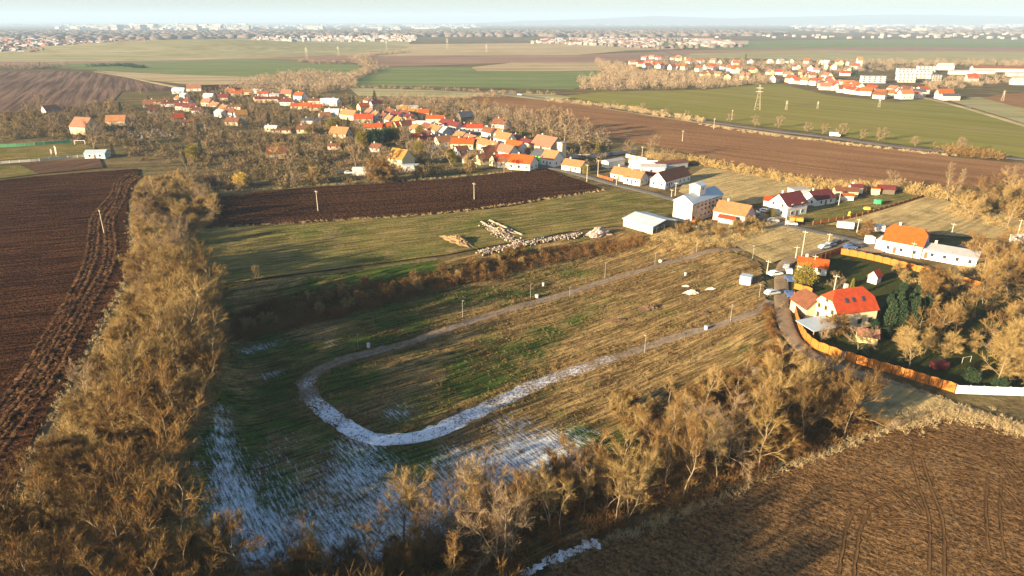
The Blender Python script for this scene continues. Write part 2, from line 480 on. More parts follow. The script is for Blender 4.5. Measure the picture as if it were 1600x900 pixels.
# grass tint leans green in a broad band on the meadow's left side
dq = P(470, 520)
green_bias = 0.20 * np.exp(-((co[:, 0] + 45) ** 2) / (2 * 42.0 ** 2)) - 0.06
da = me.attributes.new('green_bias', 'FLOAT', 'POINT'); da.data.foreach_set('value', green_bias.astype(np.float32))
o = link_mesh('meadow', me); props(o, kind='structure', label='sunken rough meadow with thin snow between the hedges')

# roads
road('village_street', [(555, 178), (600, 200), (660, 212), (720, 232), (790, 250), (845, 259), (905, 273), (960, 288), (1010, 300), (1050, 311), (1100, 322), (1200, 346), (1250, 357), (1305, 369), (1355, 380), (1400, 388)], 5.0, ASPH)
lane_line = road('lane', [(1322, 376), (1300, 386), (1262, 397), (1232, 408), (1222, 424), (1221, 450), (1222, 480), (1229, 510), (1245, 537), (1275, 560), (1322, 579), (1390, 600), (1460, 625), (1530, 653), (1610, 682), (1750, 740)], 3.9, DIRT, z=0.16)
road('side_street', [(1400, 388), (1470, 390), (1530, 386), (1570, 382), (1620, 380), (1700, 378)], 5.0, ASPH, z=0.15)
road('highway', [(560, 134), (640, 139), (740, 144), (800, 148), (860, 155), (920, 162), (1000, 174), (1100, 189), (1200, 203), (1300, 215), (1400, 229), (1480, 237), (1560, 245), (1640, 254), (1800, 275)], 7.5, ASPH, step=12)
road('field_track', [(150, 112), (200, 120), (240, 129), (275, 136), (300, 143)], 8, TAN_A, step=12)
road('country_road', [(1440, 152), (1475, 160), (1520, 172), (1560, 184), (1600, 196), (1700, 226)], 7, TAN_A, step=12)
road('country_road', [(1030, 79), (1045, 84), (1055, 90), (1070, 96)], 9, ASPH, step=12)
road('far_road', [(820, 62), (870, 68), (1010, 78)], 8, TAN_A, step=20)
road('dirt_track', [(300, 447), (420, 430), (500, 420), (600, 408), (700, 392), (760, 381), (830, 369), (900, 358), (960, 349), (1010, 341), (1060, 335)], 3.2, DIRT, wob=0.15)
road('dirt_track', [(860, 352), (900, 343), (960, 332), (1010, 322), (1052, 314)], 2.6, DIRT, wob=0.15)
road('highway_verge', [(880, 160), (1000, 178.5), (1100, 193), (1200, 207.5), (1300, 221), (1400, 234), (1480, 243)], 6, TAN_A, z=0.12, step=12)
road('canal_track', [(640, 80), (572, 86), (562, 92), (580, 104), (578, 110), (562, 118), (545, 130)], 8, TAN_A, step=10)

LOOP = [(1165, 391), (1120, 391), (1080, 402), (1040, 412), (960, 436), (900, 455), (840, 472), (760, 495), (700, 515), (640, 536), (590, 549), (540, 562), (503, 577), (483, 592), (478, 607), (490, 625),
        (515, 648), (550, 672), (590, 687), (635, 687), (680, 675), (740, 646), (800, 618), (860, 592), (930, 569), (1000, 546), (1060, 526), (1130, 506), (1185, 486), (1205, 470)]
def loop_mat():
    m, t, b = nt('gravel_with_snow')
    v = coords(t)
    col = mixc(t, rmp(t, noise(t, v, 0.15, 5), 0.35, 0.65), (0.17, 0.13, 0.095), (0.22, 0.175, 0.135))
    n2 = noise(t, v, 1.8, 5, 0.8)
    ra = t.nodes.new('ShaderNodeAttribute'); ra.attribute_name = 'worn'
    rm = t.nodes.new('ShaderNodeMath'); rm.operation = 'ADD'
    t.links.new(ra.outputs['Fac'], rm.inputs[0]); t.links.new(noise(t, v, 0.9, 4, 0.8), rm.inputs[1])
    col = mixc(t, rmp(t, rm.outputs[0], 0.85, 1.15), col, (0.13, 0.085, 0.04))
    col = mixc(t, 1.0, col, mixc(t, rmp(t, n2, 0.35, 0.65), (0.6,) * 3, (1.3,) * 3), 'MULTIPLY')
    sa = t.nodes.new('ShaderNodeAttribute'); sa.attribute_name = 'snow'
    m2 = t.nodes.new('ShaderNodeMath'); m2.operation = 'MULTIPLY_ADD'; m2.inputs[1].default_value = 0.5
    t.links.new(sa.outputs['Fac'], m2.inputs[0]); t.links.new(n2, m2.inputs[2])
    col = mixc(t, rmp(t, m2.outputs[0], 0.70, 0.90), col, (0.66, 0.70, 0.76))
    t.links.new(col, b.inputs['Base Color'])
    bp = t.nodes.new('ShaderNodeBump'); bp.inputs['Distance'].default_value = 0.12
    t.links.new(n2, bp.inputs['Height']); t.links.new(bp.outputs[0], b.inputs['Normal'])
    b.inputs['Specular IOR Level'].default_value = 0.0
    return m
loop_line = smooth_line([P(*p) for p in LOOP], 1.5)
me = strip_me('gravel_road', loop_line, [(-2.0, 0.0), (-1.6, 0.14), (-0.85, 0.10), (0, 0.16), (0.85, 0.10), (1.6, 0.14), (2.0, 0.0)], loop_mat(), True, 0.28, 3)
co = np.empty(len(me.vertices) * 3, np.float32); me.vertices.foreach_get('co', co); co = co.reshape(-1, 3)
w = np.zeros(len(co))
for px, py, r, s in [(495, 628, 3, .55), (515, 648, 5, .68), (550, 672, 6, .8), (590, 687, 7, .86), (640, 686, 7, .86), (690, 670, 6, .8), (740, 646, 6, .7), (800, 618, 6, .62), (850, 597, 5, .56), (900, 580, 5, .5), (950, 563, 3, .46), (480, 600, 3, .45)]:
    q = P(px, py); w = np.maximum(w, s * np.exp(-((co[:, 0] - q[0]) ** 2 + (co[:, 1] - q[1]) ** 2) / (2 * r * r)))
sa = me.attributes.new('snow', 'FLOAT', 'POINT'); sa.data.foreach_set('value', w.astype(np.float32))
nc = len(loop_line); wa = me.attributes.new('worn', 'FLOAT', 'POINT'); wa.data.foreach_set('value', np.repeat(np.array([1, .55, .05, .5, .05, .55, 1], np.float32), nc))
o = link_mesh('gravel_road', me); props(o, kind='structure', label='grey gravel loop road, its bend covered with snow')

# haze
def haze_box():
    m = bpy.data.materials.new('haze'); m.use_nodes = True
    t = m.node_tree; t.nodes.clear()
    out = t.nodes.new('ShaderNodeOutputMaterial')
    pv = t.nodes.new('ShaderNodeVolumePrincipled')
    pv.inputs['Color'].default_value = (0.41, 0.57, 0.80, 1)
    pv.inputs['Density'].default_value = HAZE_D
    pv.inputs['Anisotropy'].default_value = 0.0
    t.links.new(pv.outputs[0], out.inputs['Volume'])
    X0, X1, Y0, Y1, Z0, Z1 = -28000, 28000, -2500, 31000, -7.0, 330.0
    V = [(x, y, z) for z in (Z0, Z1) for y in (Y0, Y1) for x in (X0, X1)]
    F = [(0, 2, 3, 1), (4, 5, 7, 6), (0, 1, 5, 4), (2, 6, 7, 3), (0, 4, 6, 2), (1, 3, 7, 5)]
    o = link_mesh('haze', new_mesh('haze', V, F, m)); props(o, kind='stuff')
HAZE_D = 1.0e-4
haze_box()
# ------------------------------------------------------------------ trees
def tree_mat(name, cols, rnd_amt=1.0, scale=0.5, transl=0.0):
    """twig/leaf material: hue differs from tree to tree and from clump to clump"""
    m, t, b = nt(name)
    oi = t.nodes.new('ShaderNodeObjectInfo')
    cr = t.nodes.new('ShaderNodeValToRGB')
    el = cr.color_ramp.elements
    el[0].position = 0; el[0].color = rgba(cols[0]); el[1].position = 1; el[1].color = rgba(cols[-1])
    for i, c in enumerate(cols[1:-1]):
        e = el.new((i + 1) / (len(cols) - 1)); e.color = rgba(c)
    v = coords(t)
    nn = rmp(t, noise(t, v, scale, 2, 0.7), 0.3, 0.7)
    mm = t.nodes.new('ShaderNodeMath'); mm.operation = 'MULTIPLY_ADD'; mm.inputs[1].default_value = 0.6; mm.use_clamp = True
    ms = t.nodes.new('ShaderNodeMath'); ms.operation = 'MULTIPLY'; ms.inputs[1].default_value = 0.5
    t.links.new(oi.outputs['Random'], mm.inputs[0]); t.links.new(nn, ms.inputs[0]); t.links.new(ms.outputs[0], mm.inputs[2])
    t.links.new(mm.outputs[0], cr.inputs[0])
    t.links.new(cr.outputs[0], b.inputs['Base Color'])
    b.inputs['Specular IOR Level'].default_value = 0.05
    return m

TW_GOLD = tree_mat('golden_twigs', [(0.15, 0.085, 0.030), (0.23, 0.15, 0.055), (0.30, 0.21, 0.088), (0.19, 0.13, 0.045), (0.13, 0.075, 0.028)])
TW_RUST = tree_mat('rusty_leaf_twigs', [(0.085, 0.042, 0.016), (0.15, 0.080, 0.026), (0.21, 0.13, 0.046), (0.12, 0.070, 0.025), (0.085, 0.055, 0.024)])
TW_GREY = tree_mat('grey_twigs', [(0.15, 0.105, 0.062), (0.21, 0.15, 0.09), (0.17, 0.115, 0.065)])
TW_FAR = tree_mat('far_twigs', [(0.19, 0.135, 0.09), (0.25, 0.185, 0.115), (0.16, 0.12, 0.08)], scale=0.12)
LF_YEL = tree_mat('yellow_foliage', [(0.42, 0.27, 0.03), (0.36, 0.23, 0.04), (0.45, 0.32, 0.06)])
LF_OLV = tree_mat('olive_needles', [(0.12, 0.105, 0.02), (0.16, 0.13, 0.025), (0.19, 0.15, 0.03)])
LF_DRK = tree_mat('dark_needles', [(0.018, 0.035, 0.022), (0.028, 0.05, 0.025), (0.04, 0.06, 0.028)])
BARK = tree_mat('pale_bark', [(0.15, 0.115, 0.07), (0.21, 0.16, 0.10), (0.26, 0.21, 0.14)])
BARK_D = tree_mat('dark_bark', [(0.10, 0.075, 0.05), (0.15, 0.11, 0.075)])

def tubes(segs, k):
    """segs: list of (p0, p1, r0, r1) -> V, F(quads)"""
    if not segs: return np.zeros((0, 3)), np.zeros((0, 4), int)
    a = np.array([s[0] for s in segs]); b = np.array([s[1] for s in segs])
    r0 = np.array([s[2] for s in segs]); r1 = np.array([s[3] for s in segs])
    d = b - a; d /= np.linalg.norm(d, axis=1)[:, None] + 1e-9
    ref = np.where(np.abs(d[:, 2:3]) > 0.9, np.array([[1.0, 0, 0]]), np.array([[0, 0, 1.0]]))
    u = np.cross(d, ref); u /= np.linalg.norm(u, axis=1)[:, None]
    w = np.cross(d, u)
    n = len(segs); V = np.zeros((n, 2, k, 3))
    for j in range(k):
        c, s = math.cos(2 * math.pi * j / k), math.sin(2 * math.pi * j / k)
        o = u * c + w * s
        V[:, 0, j] = a + o * r0[:, None]; V[:, 1, j] = b + o * r1[:, None]
    base = (np.arange(n) * 2 * k)[:, None]
    F = []
    for j in range(k):
        jj = (j + 1) % k
        F.append(np.concatenate([base + j, base + jj, base + k + jj, base + k + j], 1))
    return V.reshape(-1, 3), np.concatenate(F)

def slivers(p, d, L, w, rs):
    """thin triangles: base points p, directions d, lengths L, widths w"""
    n = len(p)
    d = d / (np.linalg.norm(d, axis=1)[:, None] + 1e-9)
    s = rs.normal(size=(n, 3)); s = np.cross(d, s); s /= np.linalg.norm(s, axis=1)[:, None] + 1e-9
    V = np.stack([p - s * w[:, None] / 2, p + s * w[:, None] / 2, p + d * L[:, None]], 1).reshape(-1, 3)
    F = np.arange(3 * n).reshape(-1, 3)
    return V, F

def tri(F4):
    if len(F4) == 0: return np.zeros((0, 3), int)
    return np.concatenate([F4[:, [0, 1, 2]], F4[:, [0, 2, 3]]])

def merge(parts):
    Vs, Fs, o = [], [], 0
    for V, F in parts:
        if F.shape[1] == 4: F = tri(F)
        Vs.append(V); Fs.append(F + o); o += len(V)
    return np.concatenate(Vs), np.concatenate(Fs)

def grow(kind, seed, thick=1.0, few=1.0):
    rs = np.random.default_rng(seed)
    K = dict(
        tall=dict(H=11.5, trunk=.32, n1=9, l1=4.4, up=.55, spread=.75, n2=6, l2=2.3, tw=30, tl=1.15, twd=.036, r=.15, start=.30),
        oak=dict(H=10.0, trunk=.30, n1=8, l1=5.0, up=.35, spread=1.0, n2=8, l2=2.6, tw=33, tl=1.0, twd=.040, r=.18, start=.22),
        bushy=dict(H=7.5, trunk=.25, n1=11, l1=3.3, up=.5, spread=.9, n2=8, l2=1.8, tw=46, tl=1.0, twd=.038, r=.10, start=.10),
        bare=dict(H=11.5, trunk=.4, n1=9, l1=2.9, up=.8, spread=.65, n2=7, l2=1.6, tw=15, tl=1.0, twd=.036, r=.14, start=.38),
        poplar=dict(H=15.0, trunk=.6, n1=22, l1=2.8, up=1.5, spread=.55, n2=5, l2=1.4, tw=26, tl=.9, twd=.04, r=.17, start=.15),
        sparse=dict(H=10.5, trunk=.4, n1=7, l1=3.2, up=.9, spread=.7, n2=5, l2=1.7, tw=24, tl=1.0, twd=.034, r=.13, start=.40),
    )[kind]
    trunk, br = [], []
    tp, td = [], []
    def chain(p, d, L, r0, r1, n, bend, up, dest):
        pts = [p]
        for i in range(n):
            d = d + rs.normal(0, bend, 3) + np.array([0, 0, up])
            d = d / np.linalg.norm(d)
            q = p + d * (L / n)
            ra = r0 + (r1 - r0) * i / n; rb = r0 + (r1 - r0) * (i + 1) / n
            dest.append((p, q, ra, rb)); p = q; pts.append(p)
        return pts, d
    H = K['H']
    ntr = 1 if kind != 'bushy' else 4
    tops = []
    if kind in ('tall', 'oak', 'sparse', 'bare') and rs.random() < .6: ntr = 2
    for q in range(ntr):
        lean = rs.normal(0, .10 if ntr == 1 else .28, 3); lean[2] = 1
        hh = H * .88 * (1 if ntr == 1 else rs.uniform(.75, 1))
        pts, _ = chain(np.array([0, 0, -0.4]) + (rs.normal(0, .15, 3) * [1, 1, 0] if ntr > 1 else 0), lean / np.linalg.norm(lean), hh, K['r'] * (1 if ntr == 1 else .75), .035, 9, .09, .03, trunk)
        tops.append(pts)
    for pts in tops:
        n1 = max(3, K['n1'] // (1 if len(tops) == 1 else 2))
        n1 = n1 + (2 if len(tops) > 1 else 0)
        for i in range(n1):
            f = K['start'] + (1 - K['start']) * (i + rs.random() * .7) / n1
            x = f * (len(pts) - 1); a = int(min(x, len(pts) - 2)); p = pts[a] + (pts[a + 1] - pts[a]) * (x - a)
            az = i * 2.4 + rs.normal(0, .4)
            sp = K['spread'] * (1.15 - .7 * f)
            d = np.array([math.cos(az) * sp, math.sin(az) * sp, K['up'] * .6 + .3 * f]); d /= np.linalg.norm(d)
            L1 = K['l1'] * (1.1 - .55 * f) * rs.uniform(.75, 1.2)
            r1 = .085 * (1.1 - .6 * f) * (K['r'] / .2)
            bp, _ = chain(p, d, L1, r1, .025, 5, .20, .06, trunk)
            for j in range(K['n2']):
                g_ = .25 + .75 * (j + rs.random() * .8) / K['n2']
                x = g_ * 5; a = int(min(x, 4)); p2 = bp[a] + (bp[a + 1] - bp[a]) * (x - a)
                d2 = (bp[a + 1] - bp[a]); d2 /= np.linalg.norm(d2)
                d2 = d2 + rs.normal(0, .55, 3) + np.array([0, 0, .12]); d2 /= np.linalg.norm(d2)
                L2 = K['l2'] * rs.uniform(.6, 1.15) * (1.15 - .4 * g_)
                cp, _ = chain(p2, d2, L2, .028, .010, 3, .22, .05, br)
                for k in range(K['tw']):
                    x = rs.uniform(.15, 1) * 3; a = int(min(x, 2)); p3 = cp[a] + (cp[a + 1] - cp[a]) * (x - a)
                    d3 = (cp[a + 1] - cp[a]); d3 /= np.linalg.norm(d3)
                    tp.append(p3 + rs.normal(0, .10, 3)); td.append(d3 + rs.normal(0, .5, 3) + np.array([0, 0, .25]))
    tp = np.array(tp); td = np.array(td); n = len(tp)
    L = rs.uniform(.5, 1.2, n) * K['tl']; w = rs.uniform(.7, 1.3, n) * K['twd'] * thick
    if few < 1:
        sel = rs.random(n) < few; tp, td, L, w = tp[sel], td[sel], L[sel] * 1.2, w[sel]
    sv = slivers(tp, td, L, w, rs)
    tr = tubes(trunk, 5)
    return tr, merge([tubes(br, 3), sv])

def conifer(seed, H=9.0, R0=2.2, slim=False, n=2600):
    rs = np.random.default_rng(seed)
    trunk = [(np.array([0, 0, -.3]), np.array([0, 0, H * .95]), .16, .03)]
    f = rs.random(n) ** .75
    z = H * (.06 + .94 * (1 - f)) if not slim else H * (.03 + .95 * rs.random(n))
    rad = R0 * (1 - (z / H)) ** .8 if not slim else R0 * (1 - (z / H) ** 2.5) * .9 + .08
    az = rs.random(n) * 2 * math.pi
    tier = .78 + .22 * np.sin(z * 5.0 + rs.normal(0, .4, n)) if not slim else 1.0
    rr = rad * tier * rs.uniform(.35, 1.0, n)
    p = np.stack([np.cos(az) * rr, np.sin(az) * rr, z], 1)
    d = np.stack([np.cos(az), np.sin(az), np.full(n, -.15 if not slim else 1.4)], 1) + rs.normal(0, .3, (n, 3))
    return tubes(trunk, 5), slivers(p, d, rs.uniform(.4, .8, n) * (.35 + .12 * R0), rs.uniform(.12, .22, n), rs)

def leafball(seed, H=5.5, R0=3.2, n=4200, low=.08):
    rs = np.random.default_rng(seed)
    tr = [(np.array([0, 0, -.3]), np.array([0, 0, H * .6]), .16, .06)]
    for i in range(7):
        a = i * .9; tr.append((np.array([0, 0, H * .25]), np.array([math.cos(a) * R0 * .6, math.sin(a) * R0 * .6, H * .7]), .07, .02))
    d = rs.normal(size=(n, 3)); d /= np.linalg.norm(d, axis=1)[:, None]
    lump = 1 + .22 * np.sin(d[:, 0] * 5 + seed) * np.cos(d[:, 1] * 6) + .16 * np.sin(d[:, 2] * 9 + d[:, 0] * 7 + seed * 2)
    r = rs.random(n) ** .35 * lump
    p = d * r[:, None] * [R0, R0, H * .5] + [0, 0, H * (.5 + low)]
    p[:, 2] = np.maximum(p[:, 2], .15)
    return tubes(tr, 4), slivers(p, d + rs.normal(0, .7, (n, 3)), rs.uniform(.25, .6, n), rs.uniform(.12, .22, n), rs)

PROTO = {}
def make_proto(key, geo, bark, leaf, tname='trunk', cname='crown'):
    (tv, tf), (cv, cf) = geo
    PROTO.setdefault(key, []).append((np_mesh(tname, tv, tf, bark), np_mesh(cname, cv, cf, leaf)))
for s in range(3):
    make_proto('tall', grow('tall', 10 + s), BARK, TW_GOLD)
    make_proto('oak', grow('oak', 20 + s), BARK, TW_RUST)
    make_proto('bushy', grow('bushy', 30 + s), BARK_D, TW_GOLD)
    make_proto('bushy_rust', grow('bushy', 130 + s), BARK_D, TW_RUST)
for s in range(3):
    make_proto('bare', grow('bare', 210 + s), BARK, TW_RUST)
for s in range(2):
    make_proto('poplar', grow('poplar', 40 + s), BARK, TW_GREY)
    make_proto('sparse', grow('sparse', 50 + s), BARK, TW_GOLD)
    make_proto('grey', grow('oak', 60 + s), BARK, TW_GREY)
    make_proto('spruce', conifer(70 + s), BARK_D, LF_DRK)
    make_proto('spruce_olive', conifer(75 + s), BARK_D, LF_OLV)
    make_proto('thuja', conifer(80 + s, 5, 1.1, True, 1500), BARK_D, LF_DRK)
for s in range(2):
    make_proto('fgrey', grow('oak', 160 + s, 4.4, .28), BARK, TW_GREY)
    make_proto('ftall', grow('tall', 170 + s, 4.4, .30), BARK, TW_GOLD)
make_proto('yellow', leafball(90), BARK_D, LF_YEL)
make_proto('olive', leafball(91, 6.5, 3.0, 5200), BARK_D, LF_OLV)
make_proto('evergreen', leafball(92, 5.0, 2.6), BARK_D, LF_DRK)
NAME = dict(bare='forked_tree', tall='bare_tree', oak='leafy_brown_tree', bushy='bushy_tree', bushy_rust='rusty_bush', poplar='poplar_tree', sparse='slender_tree',
            grey='grey_tree', fgrey='garden_tree', ftall='bare_tree', spruce='spruce_tree', spruce_olive='pine_tree', thuja='thuja_tree', yellow='yellow_willow', olive='evergreen_tree', evergreen='dark_shrub')
WORD = dict(bare='forked open-crowned tree', fgrey='bare brownish tree', ftall='tall bare golden tree', tall='tall bare pale-limbed tree', oak='broad rusty-leaved tree', bushy='bushy golden tree', bushy_rust='low rusty-brown bush',
            poplar='upright bare grey poplar', sparse='thin bare tree', grey='bare greyish tree', spruce='dark green spruce', spruce_olive='olive green pine',
            thuja='slim dark thuja', yellow='bright yellow rounded willow', olive='yellow-green rounded evergreen', evergreen='dark green rounded shrub')
CATG = dict(bushy_rust='bush', evergreen='shrub')
TREES = []       # (object, kind, zone) : labels are written at the end
def tree(kind, x, y, s=1.0, zone='', label=None, z=None, group=None, sz=None):
    tm, cm = random.choice(PROTO[kind])
    zz = hz(x, y) if z is None else z
    e = empty(NAME[kind], (x, y, zz - 0.05), random.uniform(0, 6.28))
    e.scale = (s, s, s * (sz or random.uniform(.92, 1.08)))
    link_mesh('trunk', tm, e); link_mesh('crown', cm, e)
    props(e, label=label, cat=CATG.get(kind, 'tree'), group=group)
    TREES.append([e, kind, zone, label])
    return e

def in_poly(px, n, seed, mind=3.0, relief=True):
    """n points spread over an area given by its corners"""
    pts = [P(*p)[:2] for p in px] if relief else [P0(*p) for p in px]
    A = np.array(pts); rs = np.random.default_rng(seed); out = []
    tries = 0
    while len(out) < n and tries < n * 60:
        tries += 1
        x = rs.uniform(A[:, 0].min(), A[:, 0].max()); y = rs.uniform(A[:, 1].min(), A[:, 1].max())
        if poly_sd(pts, np.array([x]), np.array([y]))[0] < 0: continue
        if any((x - a) ** 2 + (y - b) ** 2 < mind * mind for a, b in out): continue
        out.append((x, y))
    return out

def forest(px, kinds, n, seed, zone, smin=.8, smax=1.15, mind=3.2, group=None):
    rs = np.random.default_rng(seed)
    ks, ws = zip(*kinds.items()); ws = np.array(ws, float); ws /= ws.sum()
    for x, y in in_poly(px, n, seed, mind):
        tree(str(rs.choice(ks, p=ws)), x, y, rs.uniform(smin, smax), zone, group=group)

# shrub clumps as one uncountable mass
def clump(rs, r, hh, n, lean=0.25):
    d = rs.normal(size=(n, 3)); d[:, 2] = np.abs(d[:, 2]); d /= np.linalg.norm(d, axis=1)[:, None]
    rad = rs.random(n) ** .5
    p = d * rad[:, None] * [r, r, hh]
    return p, d + rs.normal(0, .55, (n, 3)) + [0, 0, .5]
def undergrowth(name, spots, mat, label, r=(0.9, 1.8), hh=(1.0, 2.4), n=110, tl=(.4, .9), tw=(.05, .09), seed=1, kind='stuff'):
    rs = np.random.default_rng(seed)
    X = np.array([s[0] for s in spots]); Y = np.array([s[1] for s in spots]); Z = h(X, Y)
    Ps, Ds = [], []
    for x, y, z in zip(X, Y, Z):
        p, d = clump(rs, rs.uniform(*r), rs.uniform(*hh), n)
        Ps.append(p + [x, y, z]); Ds.append(d)
    p = np.concatenate(Ps); d = np.concatenate(Ds); m = len(p)
    V, F = slivers(p, d, rs.uniform(tl[0], tl[1], m), rs.uniform(tw[0], tw[1], m), rs)
    o = link_mesh(name, np_mesh(name, V, F, mat)); props(o, label=label, kind=kind)
    return o
def scatter(px, n, seed, relief=True):
    pts = np.array([P(*p)[:2] for p in px]) if relief else np.array([P0(*p) for p in px])
    rs = np.random.default_rng(seed); out = np.zeros((0, 2))
    while len(out) < n:
        q = rs.uniform(pts.min(0), pts.max(0), (n * 3, 2))
        q = q[poly_sd([tuple(a) for a in pts], q[:, 0], q[:, 1]) > 0]
        out = np.concatenate([out, q])
    return out[:n]
def stuff_mat(name, cols, scale):
    m, t, b = nt(name)
    v = coords(t)
    cr = t.nodes.new('ShaderNodeValToRGB'); el = cr.color_ramp.elements
    el[0].position = .25; el[0].color = rgba(cols[0]); el[1].position = .75; el[1].color = rgba(cols[-1])
    for i, c in enumerate(cols[1:-1]):
        e = el.new(.25 + .5 * (i + 1) / (len(cols) - 1)); e.color = rgba(c)
    t.links.new(noise(t, v, scale, 5, 0.75), cr.inputs[0]); t.links.new(cr.outputs[0], b.inputs['Base Color'])
    b.inputs['Specular IOR Level'].default_value = 0.05
    return m
ST_LEFT = stuff_mat('scrub_golden', [(0.10, 0.055, 0.02), (0.23, 0.145, 0.05), (0.35, 0.25, 0.105), (0.17, 0.115, 0.04), (0.07, 0.055, 0.018)], 0.16)
ST_RUST = stuff_mat('scrub_rusty', [(0.045, 0.024, 0.01), (0.12, 0.058, 0.02), (0.17, 0.095, 0.033), (0.06, 0.045, 0.016)], 0.16)
ST_DRY = stuff_mat('dry_reeds', [(0.24, 0.17, 0.08), (0.34, 0.26, 0.14), (0.20, 0.13, 0.06)], 0.2)
ST_VIL = stuff_mat('village_scrub', [(0.15, 0.10, 0.05), (0.24, 0.17, 0.09), (0.09, 0.07, 0.03), (0.20, 0.125, 0.07), (0.05, 0.055, 0.02)], 0.06)

LEFT_STRIP = [(222, 285), (290, 275), (335, 305), (335, 345), (300, 380), (280, 415), (285, 452), (335, 470), (352, 520), (345, 575), (318, 650), (300, 740), (300, 800),
              (350, 850), (400, 900), (420, 1000), (-160, 1010), (-60, 900), (20, 810), (60, 740), (95, 680), (125, 620), (160, 550), (185, 500), (205, 455), (212, 410), (208, 350), (214, 310)]
# ------------------------------------------------------------------ vegetation placed
o_left = undergrowth('undergrowth', scatter(LEFT_STRIP, 2600, 5), ST_LEFT, 'tangled golden brown scrub filling the long wooded strip', r=(1.0, 2.2), hh=(1.2, 3.2), n=170, tl=(.5, 1.2), tw=(.03, .055))
forest([(222, 290), (255, 290), (250, 430), (235, 570), (170, 710), (80, 735), (110, 665), (165, 560), (190, 505), (212, 430)], dict(bushy=6, grey=2, bushy_rust=2), 62, 10, 'strip_edge', .65, 1.0, 3.4)
forest([(255, 290), (300, 285), (335, 310), (335, 345), (300, 382), (290, 420), (250, 430)], dict(bushy=4, grey=3, tall=3), 30, 11, 'strip_far', .85, 1.15, 3.4)
forest([(250, 430), (290, 425), (338, 475), (350, 520), (340, 575), (235, 570)], dict(bushy=3, tall=5, oak=2), 32, 12, 'strip_mid', 1.1, 1.45, 3.0)
forest([(235, 570), (335, 590), (318, 650), (285, 735), (170, 720)], dict(bushy=2, tall=3, oak=4, bare=4, bushy_rust=1), 26, 13, 'strip_near', .95, 1.25, 3.0)
forest([(75, 735), (270, 745), (290, 810), (340, 860), (400, 920), (400, 1000), (-150, 1000), (-40, 900), (30, 820)], dict(bushy=2, bare=7, oak=4, bushy_rust=2), 46, 14, 'strip_corner', .9, 1.2, 2.5)
# hedge wood along the near edge of the meadow
NEAR_HEDGE = [(400, 900), (560, 880), (660, 852), (740, 800), (820, 770), (930, 745), (1010, 715), (1080, 690), (1130, 640), (1200, 600), (1240, 590), (1300, 620), (1350, 650), (1370, 670), (1290, 705), (1200, 742), (1100, 785), (1000, 822), (930, 850), (840, 898), (780, 960), (400, 1000)]
undergrowth('undergrowth', scatter(NEAR_HEDGE, 1300, 6), ST_RUST, 'dark rusty scrub under the trees along the near field edge', r=(1.0, 2.0), hh=(.9, 2.6), n=110, seed=3)
forest([(400, 900), (560, 885), (660, 860), (720, 900), (700, 960), (400, 1000)], dict(oak=2, bare=6, bushy_rust=3), 16, 21, 'hedge_corner', .7, 1.0, 2.6)
forest([(660, 852), (740, 800), (830, 775), (930, 750), (960, 800), (880, 850), (780, 910), (720, 900)], dict(tall=1, bare=7, sparse=3, grey=2, bushy_rust=2), 28, 22, 'hedge_near', .8, 1.12, 2.4)
forest([(930, 750), (1010, 720), (1090, 690), (1150, 720), (1130, 760), (1040, 800), (960, 830)], dict(oak=1, tall=2, bare=6, sparse=2, grey=2), 22, 23, 'hedge_middle', .9, 1.2, 2.8)
forest([(1090, 690), (1130, 640), (1200, 605), (1240, 595), (1300, 622), (1350, 650), (1350, 672), (1230, 715), (1150, 740)], dict(oak=3, tall=2, bare=7, bushy_rust=3), 28, 24, 'hedge_far', .9, 1.2, 2.8)
forest([(960, 640), (1060, 620), (1130, 600), (1190, 560), (1215, 590), (1130, 640), (1080, 685), (980, 690)], dict(bushy=2, bushy_rust=4, sparse=2, tall=1), 18, 25, 'scrub_slope', .45, .8, 3.0)
